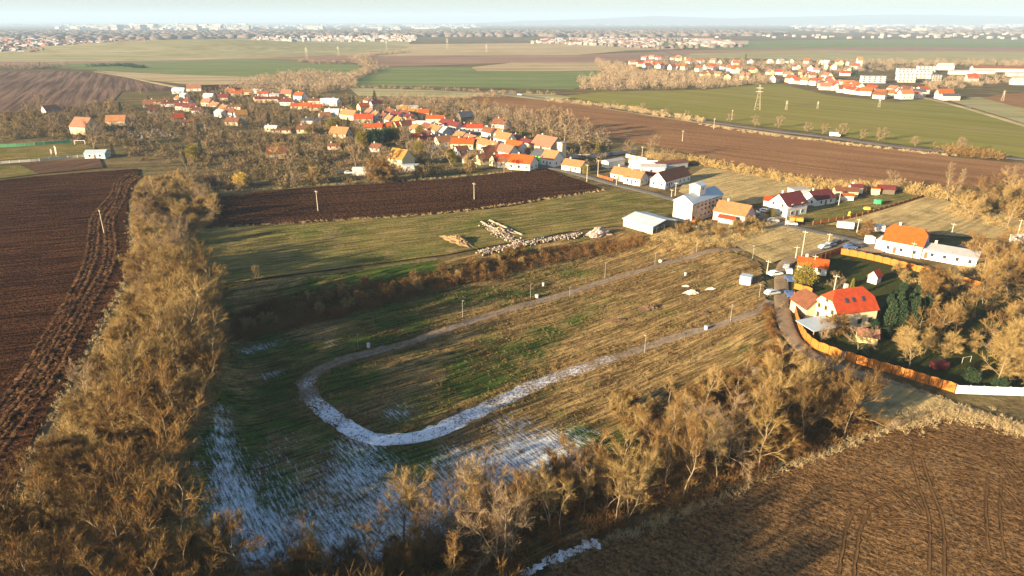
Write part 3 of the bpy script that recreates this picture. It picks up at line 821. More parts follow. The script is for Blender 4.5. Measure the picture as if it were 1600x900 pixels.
# hand placed trees that stand out
for k, px, py, s, lab in [
    ('tall', 632, 842, 1.15, 'tallest leaning bare tree standing over the snow at the near hedge'),
    ('tall', 655, 830, .95, 'bare tree just beside the leaning tree over the snow'),
    ('sparse', 738, 810, 1.15, 'slim bare tree at the snow edge with a high narrow crown'),
    ('sparse', 765, 812, 1.05, 'slim bare tree with two forks rising by the snow patch'),
    ('tall', 497, 905, .8, 'small crooked bare tree growing on the snow'),
    ('oak', 440, 905, .65, 'low rusty tree at the snowy corner of the meadow'),
    ('sparse', 400, 462, .9, 'thin pale tree standing alone above the dark bank'),
    ('tall', 318, 462, 1.0, 'tall pale tree with bare white limbs over the bank end'),
    ('tall', 310, 545, 1.1, 'pale-limbed tree leaning over the dark meadow corner'),
    ('tall', 1185, 738, 1.15, 'broad pale tree at the bend of the near ploughed field'),
    ('oak', 1330, 664, 1.15, 'large golden tree at the end of the near hedge'),
    ('oak', 1300, 672, .9, 'golden tree beside the last hedge tree by the lane'),
    ('sparse', 1100, 655, 1.1, 'bare tree with wide pale arms in the middle of the hedge'),
    ('poplar', 1480, 313, 1.15, 'tallest grey poplar standing at the meadow corner'),
    ('poplar', 1492, 313, .95, 'lower poplar beside the tallest poplar'),
    ('yellow', 377, 291, 1.0, 'bright yellow willow beside the dark ploughed strip'),
    ('olive', 1256, 447, 1.0, 'yellow-green cypress tree between the lane and the orange-roofed cottage'),
    ('spruce_olive', 1328, 466, .6, 'olive pine just behind the large orange-roofed house'),
    ('grey', 1303, 455, .5, 'small grey plum tree in front of the cottage garden'),
    ('grey', 1281, 536, .55, 'small bare tree between the orange fence and the terrace'),
    ('bushy_rust', 1305, 524, .8, 'pinkish bare bush against the yellow house wall'),
    ('grey', 1341, 548, .7, 'bare fruit tree by the little shed in the garden'),
    ('tall', 1420, 575, .85, 'bare fruit tree in the middle of the walled garden'),
    ('oak', 1465, 530, 1.0, 'broad brown tree in the centre of the large garden'),
    ('oak', 1445, 492, .8, 'brown tree behind the centre of the large garden'),
    ('tall', 1555, 605, 1.0, 'golden tree directly behind the white concrete wall'),
    ('tall', 1585, 560, 1.1, 'golden tree behind the wall near the frame edge'),
    ('oak', 1545, 468, .9, 'brown tree beside the far garden fence'),
    ('spruce_olive', 933, 243, 1.05, 'tall olive green spruce beside the long garden wall'),
    ('spruce', 944, 242, .9, 'dark spruce behind the tall olive green spruce'),
    ('spruce', 1004, 243, .0001, None),
    ('grey', 982, 242, .9, 'pinkish bare tree at the garden wall end'),
    ('grey', 1022, 250, 1.15, 'largest pinkish bare tree at the brown field edge'),
    ('grey', 1044, 254, .8, 'smaller pinkish tree beside the largest one'),
    ('olive', 964, 276, .5, 'small round conifer in front of the white cottage'),
    ('olive', 915, 272, .6, 'yellow-green bush at the end of the small orange-roofed cottage'),
    ('grey', 1389, 300, .8, 'white-limbed bare tree by the purple-roofed shed'),
    ('bushy_rust', 1354, 368, .8, 'reddish bush behind the white containers'),
    ('olive', 1204, 340, .55, 'yellow-green shrub in front of the red-roofed house'),
    ('olive', 1230, 338, .4, 'small yellow-green shrub by the street pole'),
    ('spruce', 178, 246, .8, 'dark spruce beside the pale blue clubhouse'),
    ('grey', 146, 232, 1.5, 'large pinkish bare crown behind the clubhouse'),
    ('poplar', 164, 228, .9, 'leaning pale bare tree beside the clubhouse'),
    ('spruce', 190, 178, 1.1, 'dark spruce beside the tan barn by the cemetery'),
    ('grey', 1168, 436, .0001, None)]:
    if lab is None: continue
    q = P(px, py)
    tree(k, q[0], q[1], s, 'own', label=lab)
for i, (px, py) in enumerate([(1385, 500), (1393, 496), (1401, 500), (1409, 495), (1417, 499), (1425, 493), (1433, 497), (1389, 511), (1397, 509), (1406, 511), (1415, 508), (1424, 510), (1434, 507), (1442, 503)]):
    q = P(px, py); tree('thuja', q[0], q[1], 1.35 + .12 * (i % 3), 'thuja_row')
# bank above the meadow
BANK = [(345, 490), (420, 468), (520, 455), (620, 440), (700, 425), (760, 408), (840, 395), (900, 384), (960, 378), (1000, 372), (1010, 385), (930, 400), (850, 415), (760, 440), (690, 455), (600, 478), (520, 500), (430, 520), (350, 535)]
undergrowth('undergrowth', scatter(BANK, 900, 8), ST_RUST, 'dense brown bramble scrub on the bank above the meadow', r=(1.0, 2.0), hh=(1.2, 2.8), n=110, seed=5)
undergrowth('undergrowth', scatter([(1010, 372), (1060, 352), (1120, 348), (1180, 345), (1212, 352), (1190, 372), (1130, 388), (1060, 392), (1010, 390)], 220, 9), ST_LEFT, 'golden weeds and bushes below the grain store', r=(1.0, 2.2), hh=(.8, 2.2), n=90, seed=6)
forest([(345, 490), (520, 455), (700, 425), (840, 395), (850, 408), (700, 448), (520, 492), (350, 525)], dict(bushy_rust=6, bushy=2, sparse=1), 36, 31, 'bank', .4, .62, 3.6)
forest([(1060, 352), (1120, 346), (1190, 345), (1200, 362), (1130, 375), (1060, 372)], dict(bushy_rust=2, bushy=4), 14, 32, 'store_scrub', .35, .6, 3.5)
# right hand wood
forest([(1500, 300), (1610, 290), (1640, 340), (1640, 372), (1520, 345), (1490, 335)], dict(oak=3, tall=3, grey=2, bushy=3), 26, 33, 'wood_right', .75, 1.05, 4.0)
forest([(1515, 400), (1640, 385), (1660, 470), (1600, 480), (1540, 450), (1500, 430)], dict(oak=3, tall=4, bushy=3), 22, 34, 'wood_garden', .75, 1.1, 4.0)
forest([(1385, 505), (1440, 480), (1520, 500), (1560, 545), (1540, 580), (1470, 560), (1400, 545)], dict(oak=2, tall=2, bushy=3, grey=1), 14, 37, 'orchard', .55, .85, 4.0)
forest([(1560, 530), (1640, 520), (1640, 600), (1560, 600)], dict(tall=3, bushy=3), 8, 38, 'wall_side', .8, 1.1, 4.0)
undergrowth('undergrowth', np.concatenate([scatter([(1515, 400), (1660, 385), (1660, 600), (1600, 560), (1540, 470), (1480, 440)], 240, 51), scatter([(1420, 425), (1530, 455), (1520, 480), (1420, 450)], 60, 52)]), ST_LEFT, 'golden bushes beneath the trees around the large garden', r=(.8, 2.0), hh=(.8, 2.2), n=90, seed=53)
forest([(1450, 440), (1510, 452), (1600, 490), (1640, 560), (1560, 540), (1500, 500), (1440, 470)], dict(oak=3, tall=2, bushy_rust=2), 12, 35, 'garden', .6, .9, 4.0)
forest([(1400, 422), (1470, 440), (1480, 452), (1400, 440)], dict(bushy=1), 5, 36, 'garden_fence', .4, .55, 3.0)
undergrowth('undergrowth', scatter([(1470, 335), (1500, 300), (1640, 290), (1640, 372), (1560, 360)], 300, 10), ST_LEFT, 'golden brown scrub beneath the wood beyond the paddock', r=(1, 2.2), hh=(1, 2.4), n=80, seed=7)
undergrowth('undergrowth', scatter([(1230, 560), (1250, 590), (1330, 640), (1240, 700), (1130, 700), (1000, 690), (960, 650), (1100, 600), (1200, 540)], 260, 12), ST_RUST, 'rough golden weeds at the inner corner by the lane', r=(.7, 1.6), hh=(.6, 1.5), n=90, seed=8)
# pale dry reeds along field edges
def along(px, n, spread, seed):
    line = smooth_line([P(*p) for p in px], 1.0); rs = np.random.default_rng(seed)
    q = line[rs.integers(0, len(line), n)] + rs.normal(0, spread, (n, 2)); return q
reeds = np.concatenate([along([(860, 892), (930, 855), (1030, 818), (1110, 786), (1200, 742), (1300, 706), (1390, 670), (1480, 650), (1540, 657), (1610, 676)], 480, .6, 1),
                        along([(1400, 668), (1460, 650), (1530, 656), (1610, 680)], 380, 1.6, 2),
                        along([(215, 290), (205, 350), (208, 400), (196, 440), (160, 510), (110, 600), (60, 700), (25, 790)], 420, .7, 3),
                        along([(300, 300), (400, 297), (500, 290), (700, 278), (850, 263)], 240, .6, 4),
                        along([(340, 357), (500, 347), (700, 333), (880, 308), (946, 298)], 260, .6, 5)])
undergrowth('dry_grass', reeds, ST_DRY, 'pale dry grass standing along the field edges', r=(.3, .7), hh=(.4, .9), n=26, tl=(.3, .8), tw=(.04, .08), seed=9)
# tussocks over the rough meadow
tus = np.concatenate([scatter([(350, 520), (700, 440), (960, 385), (1170, 395), (1195, 470), (1100, 560), (960, 660), (760, 700), (560, 700), (380, 640)], 6000, 13)])[:6000]
undergrowth('rough_grass', tus, stuff_mat('rough_grass', [(0.05, 0.045, 0.015), (0.11, 0.08, 0.03), (0.17, 0.12, 0.05), (0.07, 0.045, 0.02)], .08), 'rough grass tussocks over the sunken meadow', r=(.25, .6), hh=(.2, .45), n=9, tl=(.2, .45), tw=(.08, .18), seed=14)

# the wood goes on beyond the corner of the meadow, behind the viewer
def wood_mass(name, pts, keys, mat, label, smin, smax, seed):
    rs = np.random.default_rng(seed); parts = []
    for x, y in pts:
        tm, cm = PROTO[str(rs.choice(keys))][0]
        s = rs.uniform(smin, smax); a = rs.uniform(0, 6.28); c, q = math.cos(a), math.sin(a)
        for me in (tm, cm):
            V = np.empty(len(me.vertices) * 3, np.float32); me.vertices.foreach_get('co', V); V = V.reshape(-1, 3) * s
            F = np.array([p.vertices[:] for p in me.polygons]) if len(me.polygons) < 3000 and me.polygons[0].loop_total == 4 else None
            if F is None:
                F = np.empty(len(me.loops), np.int32); me.loops.foreach_get('vertex_index', F)
                F = F.reshape(-1, me.polygons[0].loop_total)
            V = np.stack([V[:, 0] * c - V[:, 1] * q + x, V[:, 0] * q + V[:, 1] * c + y, V[:, 2] + hz(x, y)], 1)
            parts.append((V, F))
    V, F = merge(parts)
    o = link_mesh(name, np_mesh(name, V, F, mat)); props(o, kind='stuff', label=label)
wpts = [(x, y) for x, y in np.random.default_rng(9).uniform((-45, 36), (-4, 57), (52, 2))] + [(x, y) for x, y in np.random.default_rng(3).uniform((-100, 5), (-12, 52), (165, 2))]
wood_mass('woodland', wpts, ['bushy', 'oak', 'tall'], TW_RUST, 'brown woodland running on behind the meadow corner', 1.15, 1.5, 4)

vl = []
for off in (-3.0, 3.0, -3.6, 3.5):
    T3 = np.gradient(loop_line, axis=0); T3 /= np.linalg.norm(T3, axis=1)[:, None]
    vl.append(loop_line + np.stack([T3[:, 1], -T3[:, 0]], 1) * off)
vl = np.concatenate(vl); vl = vl[np.random.default_rng(2).integers(0, len(vl), 1100)] + np.random.default_rng(3).normal(0, .35, (1100, 2))
undergrowth('verge_weeds', vl, stuff_mat('verge_weeds', [(0.05, 0.03, 0.015), (0.16, 0.09, 0.035), (0.24, 0.16, 0.07), (0.09, 0.05, 0.02)], .15), 'rusty weeds toned for ditch shade along both verges of the gravel road', r=(.3, .8), hh=(.25, .8), n=22, tl=(.2, .5), tw=(.05, .09), seed=15)  # brown verge growth; its darkest tones stand in for ditch shade

for k_, (px_, py_, s_) in enumerate([(1382, 528, .5), (1364, 512, .45), (1345, 560, .4), (1400, 572, .4), (1515, 598, .6), (1560, 612, .55), (1292, 470, .4), (1318, 452, .45), (1412, 455, .5), (1398, 470, .5)]):
    q = P(px_, py_); tree('evergreen', q[0], q[1], s_, 'garden')
undergrowth('verge_weeds', along([(1198, 478), (1203, 506), (1212, 533), (1228, 560), (1258, 583), (1306, 602)], 130, .7, 61), ST_RUST, 'rusty weeds on the outer verge of the lane', r=(.4, 1.0), hh=(.4, .9), n=60, seed=62)
undergrowth('verge_weeds', along([(1330, 586), (1400, 600), (1480, 628), (1560, 655)], 130, .6, 63), ST_DRY, 'pale dry weeds between the two wheel tracks of the lane', r=(.3, .6), hh=(.2, .4), n=30, tl=(.2, .4), tw=(.04, .07), seed=64)
field('garden_path', [(1372, 448), (1378, 446), (1420, 436), (1416, 434)], DIRT, z=.09)
field('garden_bed', [(1288, 420), (1310, 414), (1318, 420), (1296, 428)], SOILG, z=.10)
field('garden_bed', [(1400, 462), (1440, 452), (1450, 460), (1412, 470)], DRY, z=.10)
field('yard', [(1322, 385), (1372, 372), (1384, 390), (1380, 396), (1316, 393)], DIRT, z=.10)
field('yard', [(1190, 330), (1206, 326), (1240, 345), (1215, 350), (1180, 345)], DIRT, z=.10)
field('frosty_patch', [(900, 312), (975, 300), (1010, 306), (960, 322)], DRY, z=.10)
# ------------------------------------------------------------------ buildings
WALLM = dict(
    white=plain('white_render', (0.60, 0.57, 0.51), .10, .6), cream=plain('cream_render', (0.62, 0.50, 0.30), .10, .6),
    yellow=plain('yellow_render', (0.66, 0.52, 0.22), .05, .6), tan=plain('tan_render', (0.42, 0.33, 0.22), .12, .5),
    grey=plain('grey_render', (0.42, 0.40, 0.37), .12, .5), pink=plain('pink_render', (0.62, 0.42, 0.38), .08, .5),
    green=plain('green_render', (0.20, 0.62, 0.10), .05, .5), blue=plain('pale_blue_render', (0.40, 0.49, 0.54), .06, .5),
    dark=plain('dark_boards', (0.10, 0.08, 0.06), .2, 1.0), stone=plain('weathered_render', (0.62, 0.47, 0.30), .28, .35))
def tile_mat(name, c, var=.2, row=.35):
    m, t, b = nt(name)
    v = coords(t)
    f = rmp(t, noise(t, v, .9, 5, .75), .3, .7)
    col = mixc(t, f, tuple(x * (1 - var) for x in c), tuple(min(1, x * (1 + var * .7)) for x in c))
    w = t.nodes.new('ShaderNodeTexWave'); w.wave_type = 'BANDS'; w.bands_direction = 'Z'
    w.inputs['Scale'].default_value = 1.6; w.inputs['Distortion'].default_value = .6
    t.links.new(v, w.inputs['Vector'])
    col = mixc(t, 1.0, col, mixc(t, w.outputs['Fac'], (1 - row,) * 3, (1.08,) * 3), 'MULTIPLY')
    t.links.new(col, b.inputs['Base Color'])
    b.inputs['Roughness'].default_value = .75
    return m
ROOFM = dict(
    orange=tile_mat('orange_tiles', (0.40, 0.072, 0.010), .3), red=tile_mat('red_tiles', (0.34, 0.05, 0.016), .3), maroon=tile_mat('maroon_tiles', (0.12, 0.025, 0.025), .3),
    brown=tile_mat('brown_tiles', (0.15, 0.06, 0.033), .3), tan=tile_mat('faded_tiles', (0.31, 0.14, 0.06), .3), ochre=tile_mat('ochre_tiles', (0.32, 0.16, 0.035), .3),
    pink=tile_mat('pinkish_tiles', (0.28, 0.12, 0.075), .3), grey=plain('grey_roofing', (0.27, 0.27, 0.28), .12, .5), dark=plain('dark_slate', (0.05, 0.055, 0.07), .2, .8),
    metal=plain('pale_metal_roof', (0.31, 0.37, 0.42), .08, .4, rough=.5, spec=.4), white=plain('white_flat_roof', (0.62, 0.63, 0.62), .06, .3))
COLW = dict(orange='orange', red='red', maroon='dark red', brown='brown', tan='faded tan', ochre='ochre', pink='pinkish', grey='grey', dark='dark slate', metal='pale metal', white='flat white')
GLASS = plain('window_glass', (0.03, 0.035, 0.045), .1, 1, rough=.12, spec=.6)
FRAME = plain('white_frame', (0.72, 0.70, 0.66), .03)
WOODF = plain('brown_frame', (0.34, 0.18, 0.06), .1)
BRICK = plain('chimney_brick', (0.48, 0.40, 0.33), .2, 2)
CONC = plain('concrete', (0.40, 0.37, 0.32), .15, .8)
DOORM = plain('brown_door', (0.16, 0.08, 0.04), .1)

def box_v(x0, x1, y0, y1, z0, z1):
    V = [(x, y, z) for z in (z0, z1) for y in (y0, y1) for x in (x0, x1)]
    F = [(0, 2, 3, 1), (4, 5, 7, 6), (0, 1, 5, 4), (2, 6, 7, 3), (0, 4, 6, 2), (1, 3, 7, 5)]
    return V, F
def join(parts):
    V, F = [], []
    for v, f in parts:
        o = len(V); V += list(v); F += [tuple(i + o for i in q) for q in f]
    return V, F
_boxc = {}
def box_mesh(name, w, d, hh, mat, z0=0.0):
    k = (name, round(w, 2), round(d, 2), round(hh, 2), mat.name, round(z0, 2))
    if k not in _boxc:
        _boxc[k] = new_mesh(name, *box_v(-w / 2, w / 2, -d / 2, d / 2, z0, z0 + hh), mat)
    return _boxc[k]
_win = {}
def add_window(parent, x, y, z, rz, w=1.0, hh=1.3, frame=FRAME, detail=True, name='window'):
    """window on a wall; rz turns its face (local -Y) outward"""
    if detail:
        a = box_mesh(name, w + .24, .14, hh + .24, frame, -hh / 2 - .12)
        o = link_mesh(name, a, parent, (x, y, z)); o.rotation_euler = (0, 0, rz)
        p = link_mesh('pane', box_mesh('pane', w, .10, hh, GLASS, -hh / 2), o, (0, -.04, 0))
    else:
        a = box_mesh(name, w, .12, hh, GLASS, -hh / 2)
        o = link_mesh(name, a, parent, (x, y, z)); o.rotation_euler = (0, 0, rz)
    return o

def slab(top, th=.16):
    """roof slab from a top polygon, extruded downwards"""
    n = len(top); V = list(top) + [(x, y, z - th) for x, y, z in top]
    F = [tuple(range(n)), tuple(range(2 * n - 1, n - 1, -1))]
    for i in range(n):
        j = (i + 1) % n; F.append((i, i + n, j + n, j))
    return V, F

def house(name, px, L, W, eave, peak, ang, roof, wall='white', k=1.0, hip=1.6, chim=1, wins=0, detail=False, label=None, group=None, cat='house', zone=None, xy=None, z=0.0, winrows=1, over=.35):
    x, y = xy if xy is not None else P(*px)[:2]
    a = R(ang)
    e = empty(name, (x, y, z), a)
    hw, hl, p = W / 2, L / 2, peak - eave
    # walls
    if p <= 0.05:
        link_mesh('wall', new_mesh('wall', *box_v(-hl, hl, -hw, hw, -.2, eave), WALLM[wall]), e)
        link_mesh('roof', new_mesh('roof', *box_v(-hl - .2, hl + .2, -hw - .2, hw + .2, eave + .003, eave + .35), ROOFM[roof]), e)
    else:
        prof = [(-hw, -.2), (hw, -.2), (hw, eave)]
        if k >= .99: prof += [(0, peak - .12)]
        else: prof += [(hw * (1 - k), eave + p * k - .12), (-hw * (1 - k), eave + p * k - .12)]
        prof += [(-hw, eave)]
        n = len(prof)
        V = [(-hl, yy, zz) for yy, zz in prof] + [(hl, yy, zz) for yy, zz in prof]
        F = [tuple(range(n)), tuple(range(2 * n - 1, n - 1, -1))] + [(i, i + n, (i + 1) % n + n, (i + 1) % n) for i in range(n)]
        F = [tuple(reversed(f)) for f in F]
        link_mesh('wall', new_mesh('wall', V, F, WALLM[wall]), e)
        X, Y = hl + over, hw + over
        sl = p / hw; ze = eave - over * sl + .06; zt = peak + .06
        parts = []
        for s in (1, -1):
            if k >= .99: top = [(-X, -s * Y, ze), (X, -s * Y, ze), (X, 0, zt), (-X, 0, zt)]
            else:
                ym, zm = Y * (1 - k), ze + (zt - ze) * k
                top = [(-X, -s * Y, ze), (X, -s * Y, ze), (X, -s * ym, zm), (X - hip, 0, zt), (-X + hip, 0, zt), (-X, -s * ym, zm)]
            if s < 0: top = top[::-1]
            parts.append(slab(top))
        if k < .99:
            ym, zm = Y * (1 - k), ze + (zt - ze) * k
            parts.append(slab([(X, -ym, zm), (X, ym, zm), (X - hip, 0, zt)]))
            parts.append(slab([(-X, ym, zm), (-X, -ym, zm), (-X + hip, 0, zt)]))
        link_mesh('roof', new_mesh('roof', *join(parts), ROOFM[roof]), e)
    for c in range(chim):
        cx = (-.25 + .5 * c) * L + random.uniform(-.05, .05) * L
        link_mesh('chimney', box_mesh('chimney', .7, .6, 1.5, BRICK), e, (cx, hw * .15, max(eave, peak) - .6))
    # windows on the two walls that face the viewer's side
    if wins:
        cx, cy = -x, -y
        ca, sa = math.cos(a), math.sin(a)
        lx, ly = cx * ca + cy * sa, -cx * sa + cy * ca
        side = -1 if ly < 0 else 1
        nL = max(2, int(L / 3.2)) if wins > 1 else 2
        for r in range(winrows):
            zz = 1.6 + r * 2.7
            for i in range(nL):
                xx = -hl + L * (i + .5) / nL
                add_window(e, xx, side * hw, zz, 0 if side < 0 else math.pi, .95, 1.15, detail=detail)
            gs = -1 if lx < 0 else 1
            nW = 2
            for i in range(nW):
                yy = -hw + W * (i + .5) / nW
                add_window(e, gs * hl, yy, zz, -math.pi / 2 if gs < 0 else math.pi / 2, .95, 1.15, detail=detail)
        if detail:
            d = link_mesh('door', box_mesh('door', 1.0, .12, 2.1, DOORM), e, (-hl + L / nL, side * hw, 0.05))
            if side > 0: d.rotation_euler = (0, 0, math.pi)
    props(e, label=label, cat=cat, group=group)
    HOUSES.append([e, roof, wall, zone, label, (x, y)])
    return e
HOUSES = []

# --- buildings near the lane
mh = house('half_hipped_house', (1323, 514), 11.5, 8.4, 4.9, 9.2, 15, 'red', 'cream', k=.55, hip=2.2, chim=0, label='large cream house with red half-hipped roof and skylights behind the orange fence')
mh.location.x += 0.8; mh.location.y += 4.0
for yy, zz, w, hh in [(-2.3, 1.7, .9, 1.7), (2.3, 1.7, .9, 1.7), (-2.4, 4.3, .8, 1.0), (0, 4.5, .8, 1.0), (2.4, 4.3, .8, 1.0), (0.0, 6.6, .7, .8)]:
    add_window(mh, -5.75, yy, zz, -math.pi / 2, w, hh, WOODF)
for xx in (-2.6, 1.0, 4.0):
    add_window(mh, xx, -4.2, 2.0, 0, 1.0, 1.2, WOODF)
sl = math.atan2(4.3, 4.2)
for xx in (-2.2, -0.2, 2.6):
    o = link_mesh('skylight', box_mesh('skylight', .75, 1.2, .12, GLASS), mh, (xx, -2.3, 4.9 + 4.3 * (4.2 - 2.3) / 4.2 + .12)); o.rotation_euler = (sl, 0, 0)
link_mesh('chimney', box_mesh('chimney', .8, .7, 2.2, BRICK), mh, (-.3, .8, 7.8))
h2 = house('side_barn', (1262, 490), 7.0, 6.0, 3.2, 6.0, 100, 'brown', 'tan', k=.6, hip=1.4, chim=0, label='brown-roofed barn directly behind the large cream house', cat='barn')
# glass-roofed terrace
q = P(1277, 522); te = empty('terrace_canopy', (q[0], q[1], 0), R(22))
props(te, label='grey flat terrace canopy on posts in front of the cream house', cat='canopy')
link_mesh('roof', new_mesh('roof', *slab([(-4.5, -3.0, 2.7), (4.5, -3.0, 2.7), (4.5, 3.0, 3.1), (-4.5, 3.0, 3.1)], .12), ROOFM['metal']), te)
for xx in (-4.3, 0, 4.3):
    link_mesh('post', box_mesh('post', .16, .16, 2.65, WOODF), te, (xx, -2.8, 0))
house('garden_shed', (1353, 533), 4.2, 3.6, 2.1, 3.2, -20, 'pink', 'yellow', chim=0, label='small yellow garden shed in front of the cream house', cat='shed')
house('garden_cottage', (1268, 425), 8.0, 5.4, 2.7, 4.4, -24, 'orange', 'white', chim=1, wins=1, detail=True, label='low white cottage with orange roof between lane and shaded fence')
ph = house('playhouse', (1365, 442), 3.0, 2.6, 2.6, 4.0, 40, 'red', 'white', chim=0, label='tiny white playhouse with red roof on the garden lawn', cat='playhouse')
link_mesh('porch', new_mesh('porch', *slab([(1.6, -1.4, 1.9), (3.2, -1.4, 1.5), (3.2, 1.4, 1.5), (1.6, 1.4, 1.9)], .1), ROOFM['orange']), ph)
oh = house('gabled_house', (1412, 393), 11.5, 8.5, 4.1, 8.3, -42, 'orange', 'white', k=.7, hip=1.6, chim=1, wins=2, detail=True, winrows=1, label='tall white house with bright orange roof beside the grey-roofed annexe')
house('annexe_building', (1478, 404), 17.0, 8.5, 3.0, 4.2, -40, 'grey', 'white', chim=1, wins=2, detail=True, label='long low white annexe with grey roof beside the orange-roofed house', cat='building')
link_mesh('extension', box_mesh('extension', 2.2, 6.5, 3.2, WALLM['white']), oh, (-6.85, 0, 0))

# grain store
gs = empty('grain_store', P(1088, 340), R(45))
props(gs, label='tall white and tan grain store with grey metal roof', cat='grain store')
L_, W_, E_, K_ = 22.0, 8.0, 7.6, 10.0
c0 = P(1052, 343); c1 = P(1078, 348)
gs.location = ((c0[0] + c1[0]) / 2 + 11 * math.cos(R(45)), (c0[1] + c1[1]) / 2 + 11 * math.sin(R(45)), 0)
prof = [(-4, .9), (4, .9), (4, E_), (0, K_), (-4, E_)]
V = [(-11, a_, b_) for a_, b_ in prof] + [(11, a_, b_) for a_, b_ in prof]
F = [tuple(reversed(f)) for f in [(0, 1, 2, 3, 4), (9, 8, 7, 6, 5)] + [(i, i + 5, (i + 1) % 5 + 5, (i + 1) % 5) for i in range(5)]]
me = new_mesh('wall', V, F, [WALLM['white'], WALLM['stone']], [0, 1, 1, 1, 1, 1, 1])
link_mesh('wall', me, gs)
link_mesh('plinth', new_mesh('plinth', *box_v(-11.1, 11.1, -4.1, 4.1, -.2, .9), WALLM['grey']), gs)
link_mesh('roof', new_mesh('roof', *join([slab([(-11.4, -4.5, E_ - .25), (11.4, -4.5, E_ - .25), (11.4, 0, K_ + .08), (-11.4, 0, K_ + .08)]), slab([(-11.4, 0, K_ + .08), (11.4, 0, K_ + .08), (11.4, 4.5, E_ - .25), (-11.4, 4.5, E_ - .25)])]), ROOFM['metal']), gs)
lt = link_mesh('lift_tower', new_mesh('lift_tower', *box_v(-3.6, .8, -2.2, 2.2, E_ + .6, 12.6), WALLM['white']), gs)
link_mesh('tower_roof', new_mesh('tower_roof', *join([slab([(-3.9, -2.5, 12.5), (1.1, -2.5, 12.5), (1.1, 0, 13.4), (-3.9, 0, 13.4)]), slab([(-3.9, 0, 13.4), (1.1, 0, 13.4), (1.1, 2.5, 12.5), (-3.9, 2.5, 12.5)])]), ROOFM['metal']), lt)
add_window(gs, -1.4, -2.2, 11.3, 0, .8, .8, FRAME)
for r_, zz in enumerate((1.9, 4.0, 5.6, 7.0)):
    for i in range(8):
        add_window(gs, -9.6 + i * 2.75, -4.02, zz, 0, 1.0, .75, detail=False)

# open barn
bb = empty('open_barn', P(1014, 367), R(-52))
c0 = P(981, 354); c1 = P(1014, 368); c2 = P(1049, 356)
bb.location = ((c0[0] + c2[0]) / 2, (c0[1] + c2[1]) / 2, 0)
props(bb, label='low metal-roofed barn with an open dark front near the rubble', cat='barn')
link_mesh('wall', new_mesh('wall', *join([box_v(-7, 7, -6.5, -6.3, 0, 3.0), box_v(-7, 7, 6.3, 6.5, 0, 3.0), box_v(-7, -6.8, -6.3, 6.3, 0, 3.2)]), WALLM['cream']), bb)
link_mesh('roof', new_mesh('roof', *join([slab([(-7.4, -7, 2.95), (7.4, -7, 2.95), (7.4, 0, 4.4), (-7.4, 0, 4.4)]), slab([(-7.4, 0, 4.4), (7.4, 0, 4.4), (7.4, 7, 2.95), (-7.4, 7, 2.95)])]), ROOFM['metal']), bb)
for yy in (-4.2, 0, 4.2):
    link_mesh('post', box_mesh('post', .25, .25, 3.1, WALLM['tan']), bb, (6.8, yy, 0))
for yy in (-4.8, -2.4, 0, 2.4):
    link_mesh('hay_rack', box_mesh('hay_rack', 2.0, 1.6, 1.4, WALLM['grey']), bb, (3.0, yy, 0))

house('pink_house', (1146, 343), 12.5, 9.0, 3.4, 6.6, -42, 'tan', 'pink', chim=1, wins=1, detail=True, label='tan-roofed house with pink gable beside the grain store')
house('pink_house_porch', (1136, 349), 6.0, 3.0, 2.3, 3.1, -42, 'red', 'white', chim=0, cat='porch', label='white porch building with small red roof before the pink house')
house('balcony_house', (1229, 333), 11.5, 9.0, 4.6, 8.4, 30, 'maroon', 'white', k=1, chim=1, wins=1, detail=True, winrows=2, label='two-storey white house with dark red roof and gable balcony')
house('garage', (1210, 322), 8, 5, 2.6, 3.8, -30, 'red', 'white', chim=0, cat='garage', label='low red-roofed garage behind the balcony house')
house('bungalow', (1276, 317), 11.5, 8.5, 2.9, 5.5, 28, 'maroon', 'white', chim=1, wins=1, detail=True, label='white bungalow with dark red roof between the two garden houses')
house('workshop', (1247, 306), 7.5, 5.0, 3.0, 3.0, 10, 'grey', 'grey', chim=0, cat='workshop', label='grey flat-roofed workshop behind the balcony house')
house('shed', (1320, 305), 9.0, 5.5, 2.4, 3.6, -10, 'brown', 'tan', chim=0, cat='shed', label='long brown-roofed garden shed beside the hedge')
house('shed', (1322, 312), 5.0, 3.2, 2.1, 2.8, -15, 'orange', 'white', chim=0, cat='shed', label='small orange-roofed garden shed by the lawn pole')
house('shed', (1336, 300), 5.0, 3.5, 2.4, 3.6, 0, 'maroon', 'white', chim=1, cat='shed', label='small white shed with a chimney behind the brown-roofed shed')
house('shed', (1383, 302), 6.5, 4.5, 2.4, 3.7, -20, 'maroon', 'dark', chim=0, cat='shed', label='dark shed with purple roof at the end of the lawn')
house('shed', (1367, 303), 3.2, 2.5, 2.4, 2.4, -20, 'orange', 'yellow', chim=0, cat='shed', label='orange box shed beside the purple-roofed shed')
house('long_farmhouse', (1047, 287), 21.0, 8.0, 3.4, 7.0, 45, 'brown', 'white', chim=1, wins=2, detail=True, label='long white farmhouse with brown roof beside the village street')
house('link_building', (1014, 281), 7.0, 5.0, 3.0, 3.9, -42, 'maroon', 'white', chim=0, cat='outbuilding', label='low dark-red-roofed link beside the long farmhouse')
house('street_house', (993, 286), 9.0, 7.0, 3.2, 6.0, -42, 'tan', 'white', chim=2, wins=1, detail=True, label='white tan-roofed house on the street next to the farmhouse link')
house('street_house', (973, 280), 9.5, 7.0, 3.0, 5.7, -42, 'tan', 'white', chim=2, wins=1, detail=True, label='white tan-roofed house behind a small conifer on the street')
house('street_cottage', (898, 266), 11.5, 7.0, 2.8, 5.4, -40, 'tan', 'white', chim=1, wins=1, detail=True, label='lone small white cottage with tan roof beside the street poles')
house('storage_shed', (958, 259), 12, 5, 3.0, 3.8, 38, 'grey', 'white', chim=0, cat='shed', label='grey-roofed storage shed behind the street cottage')
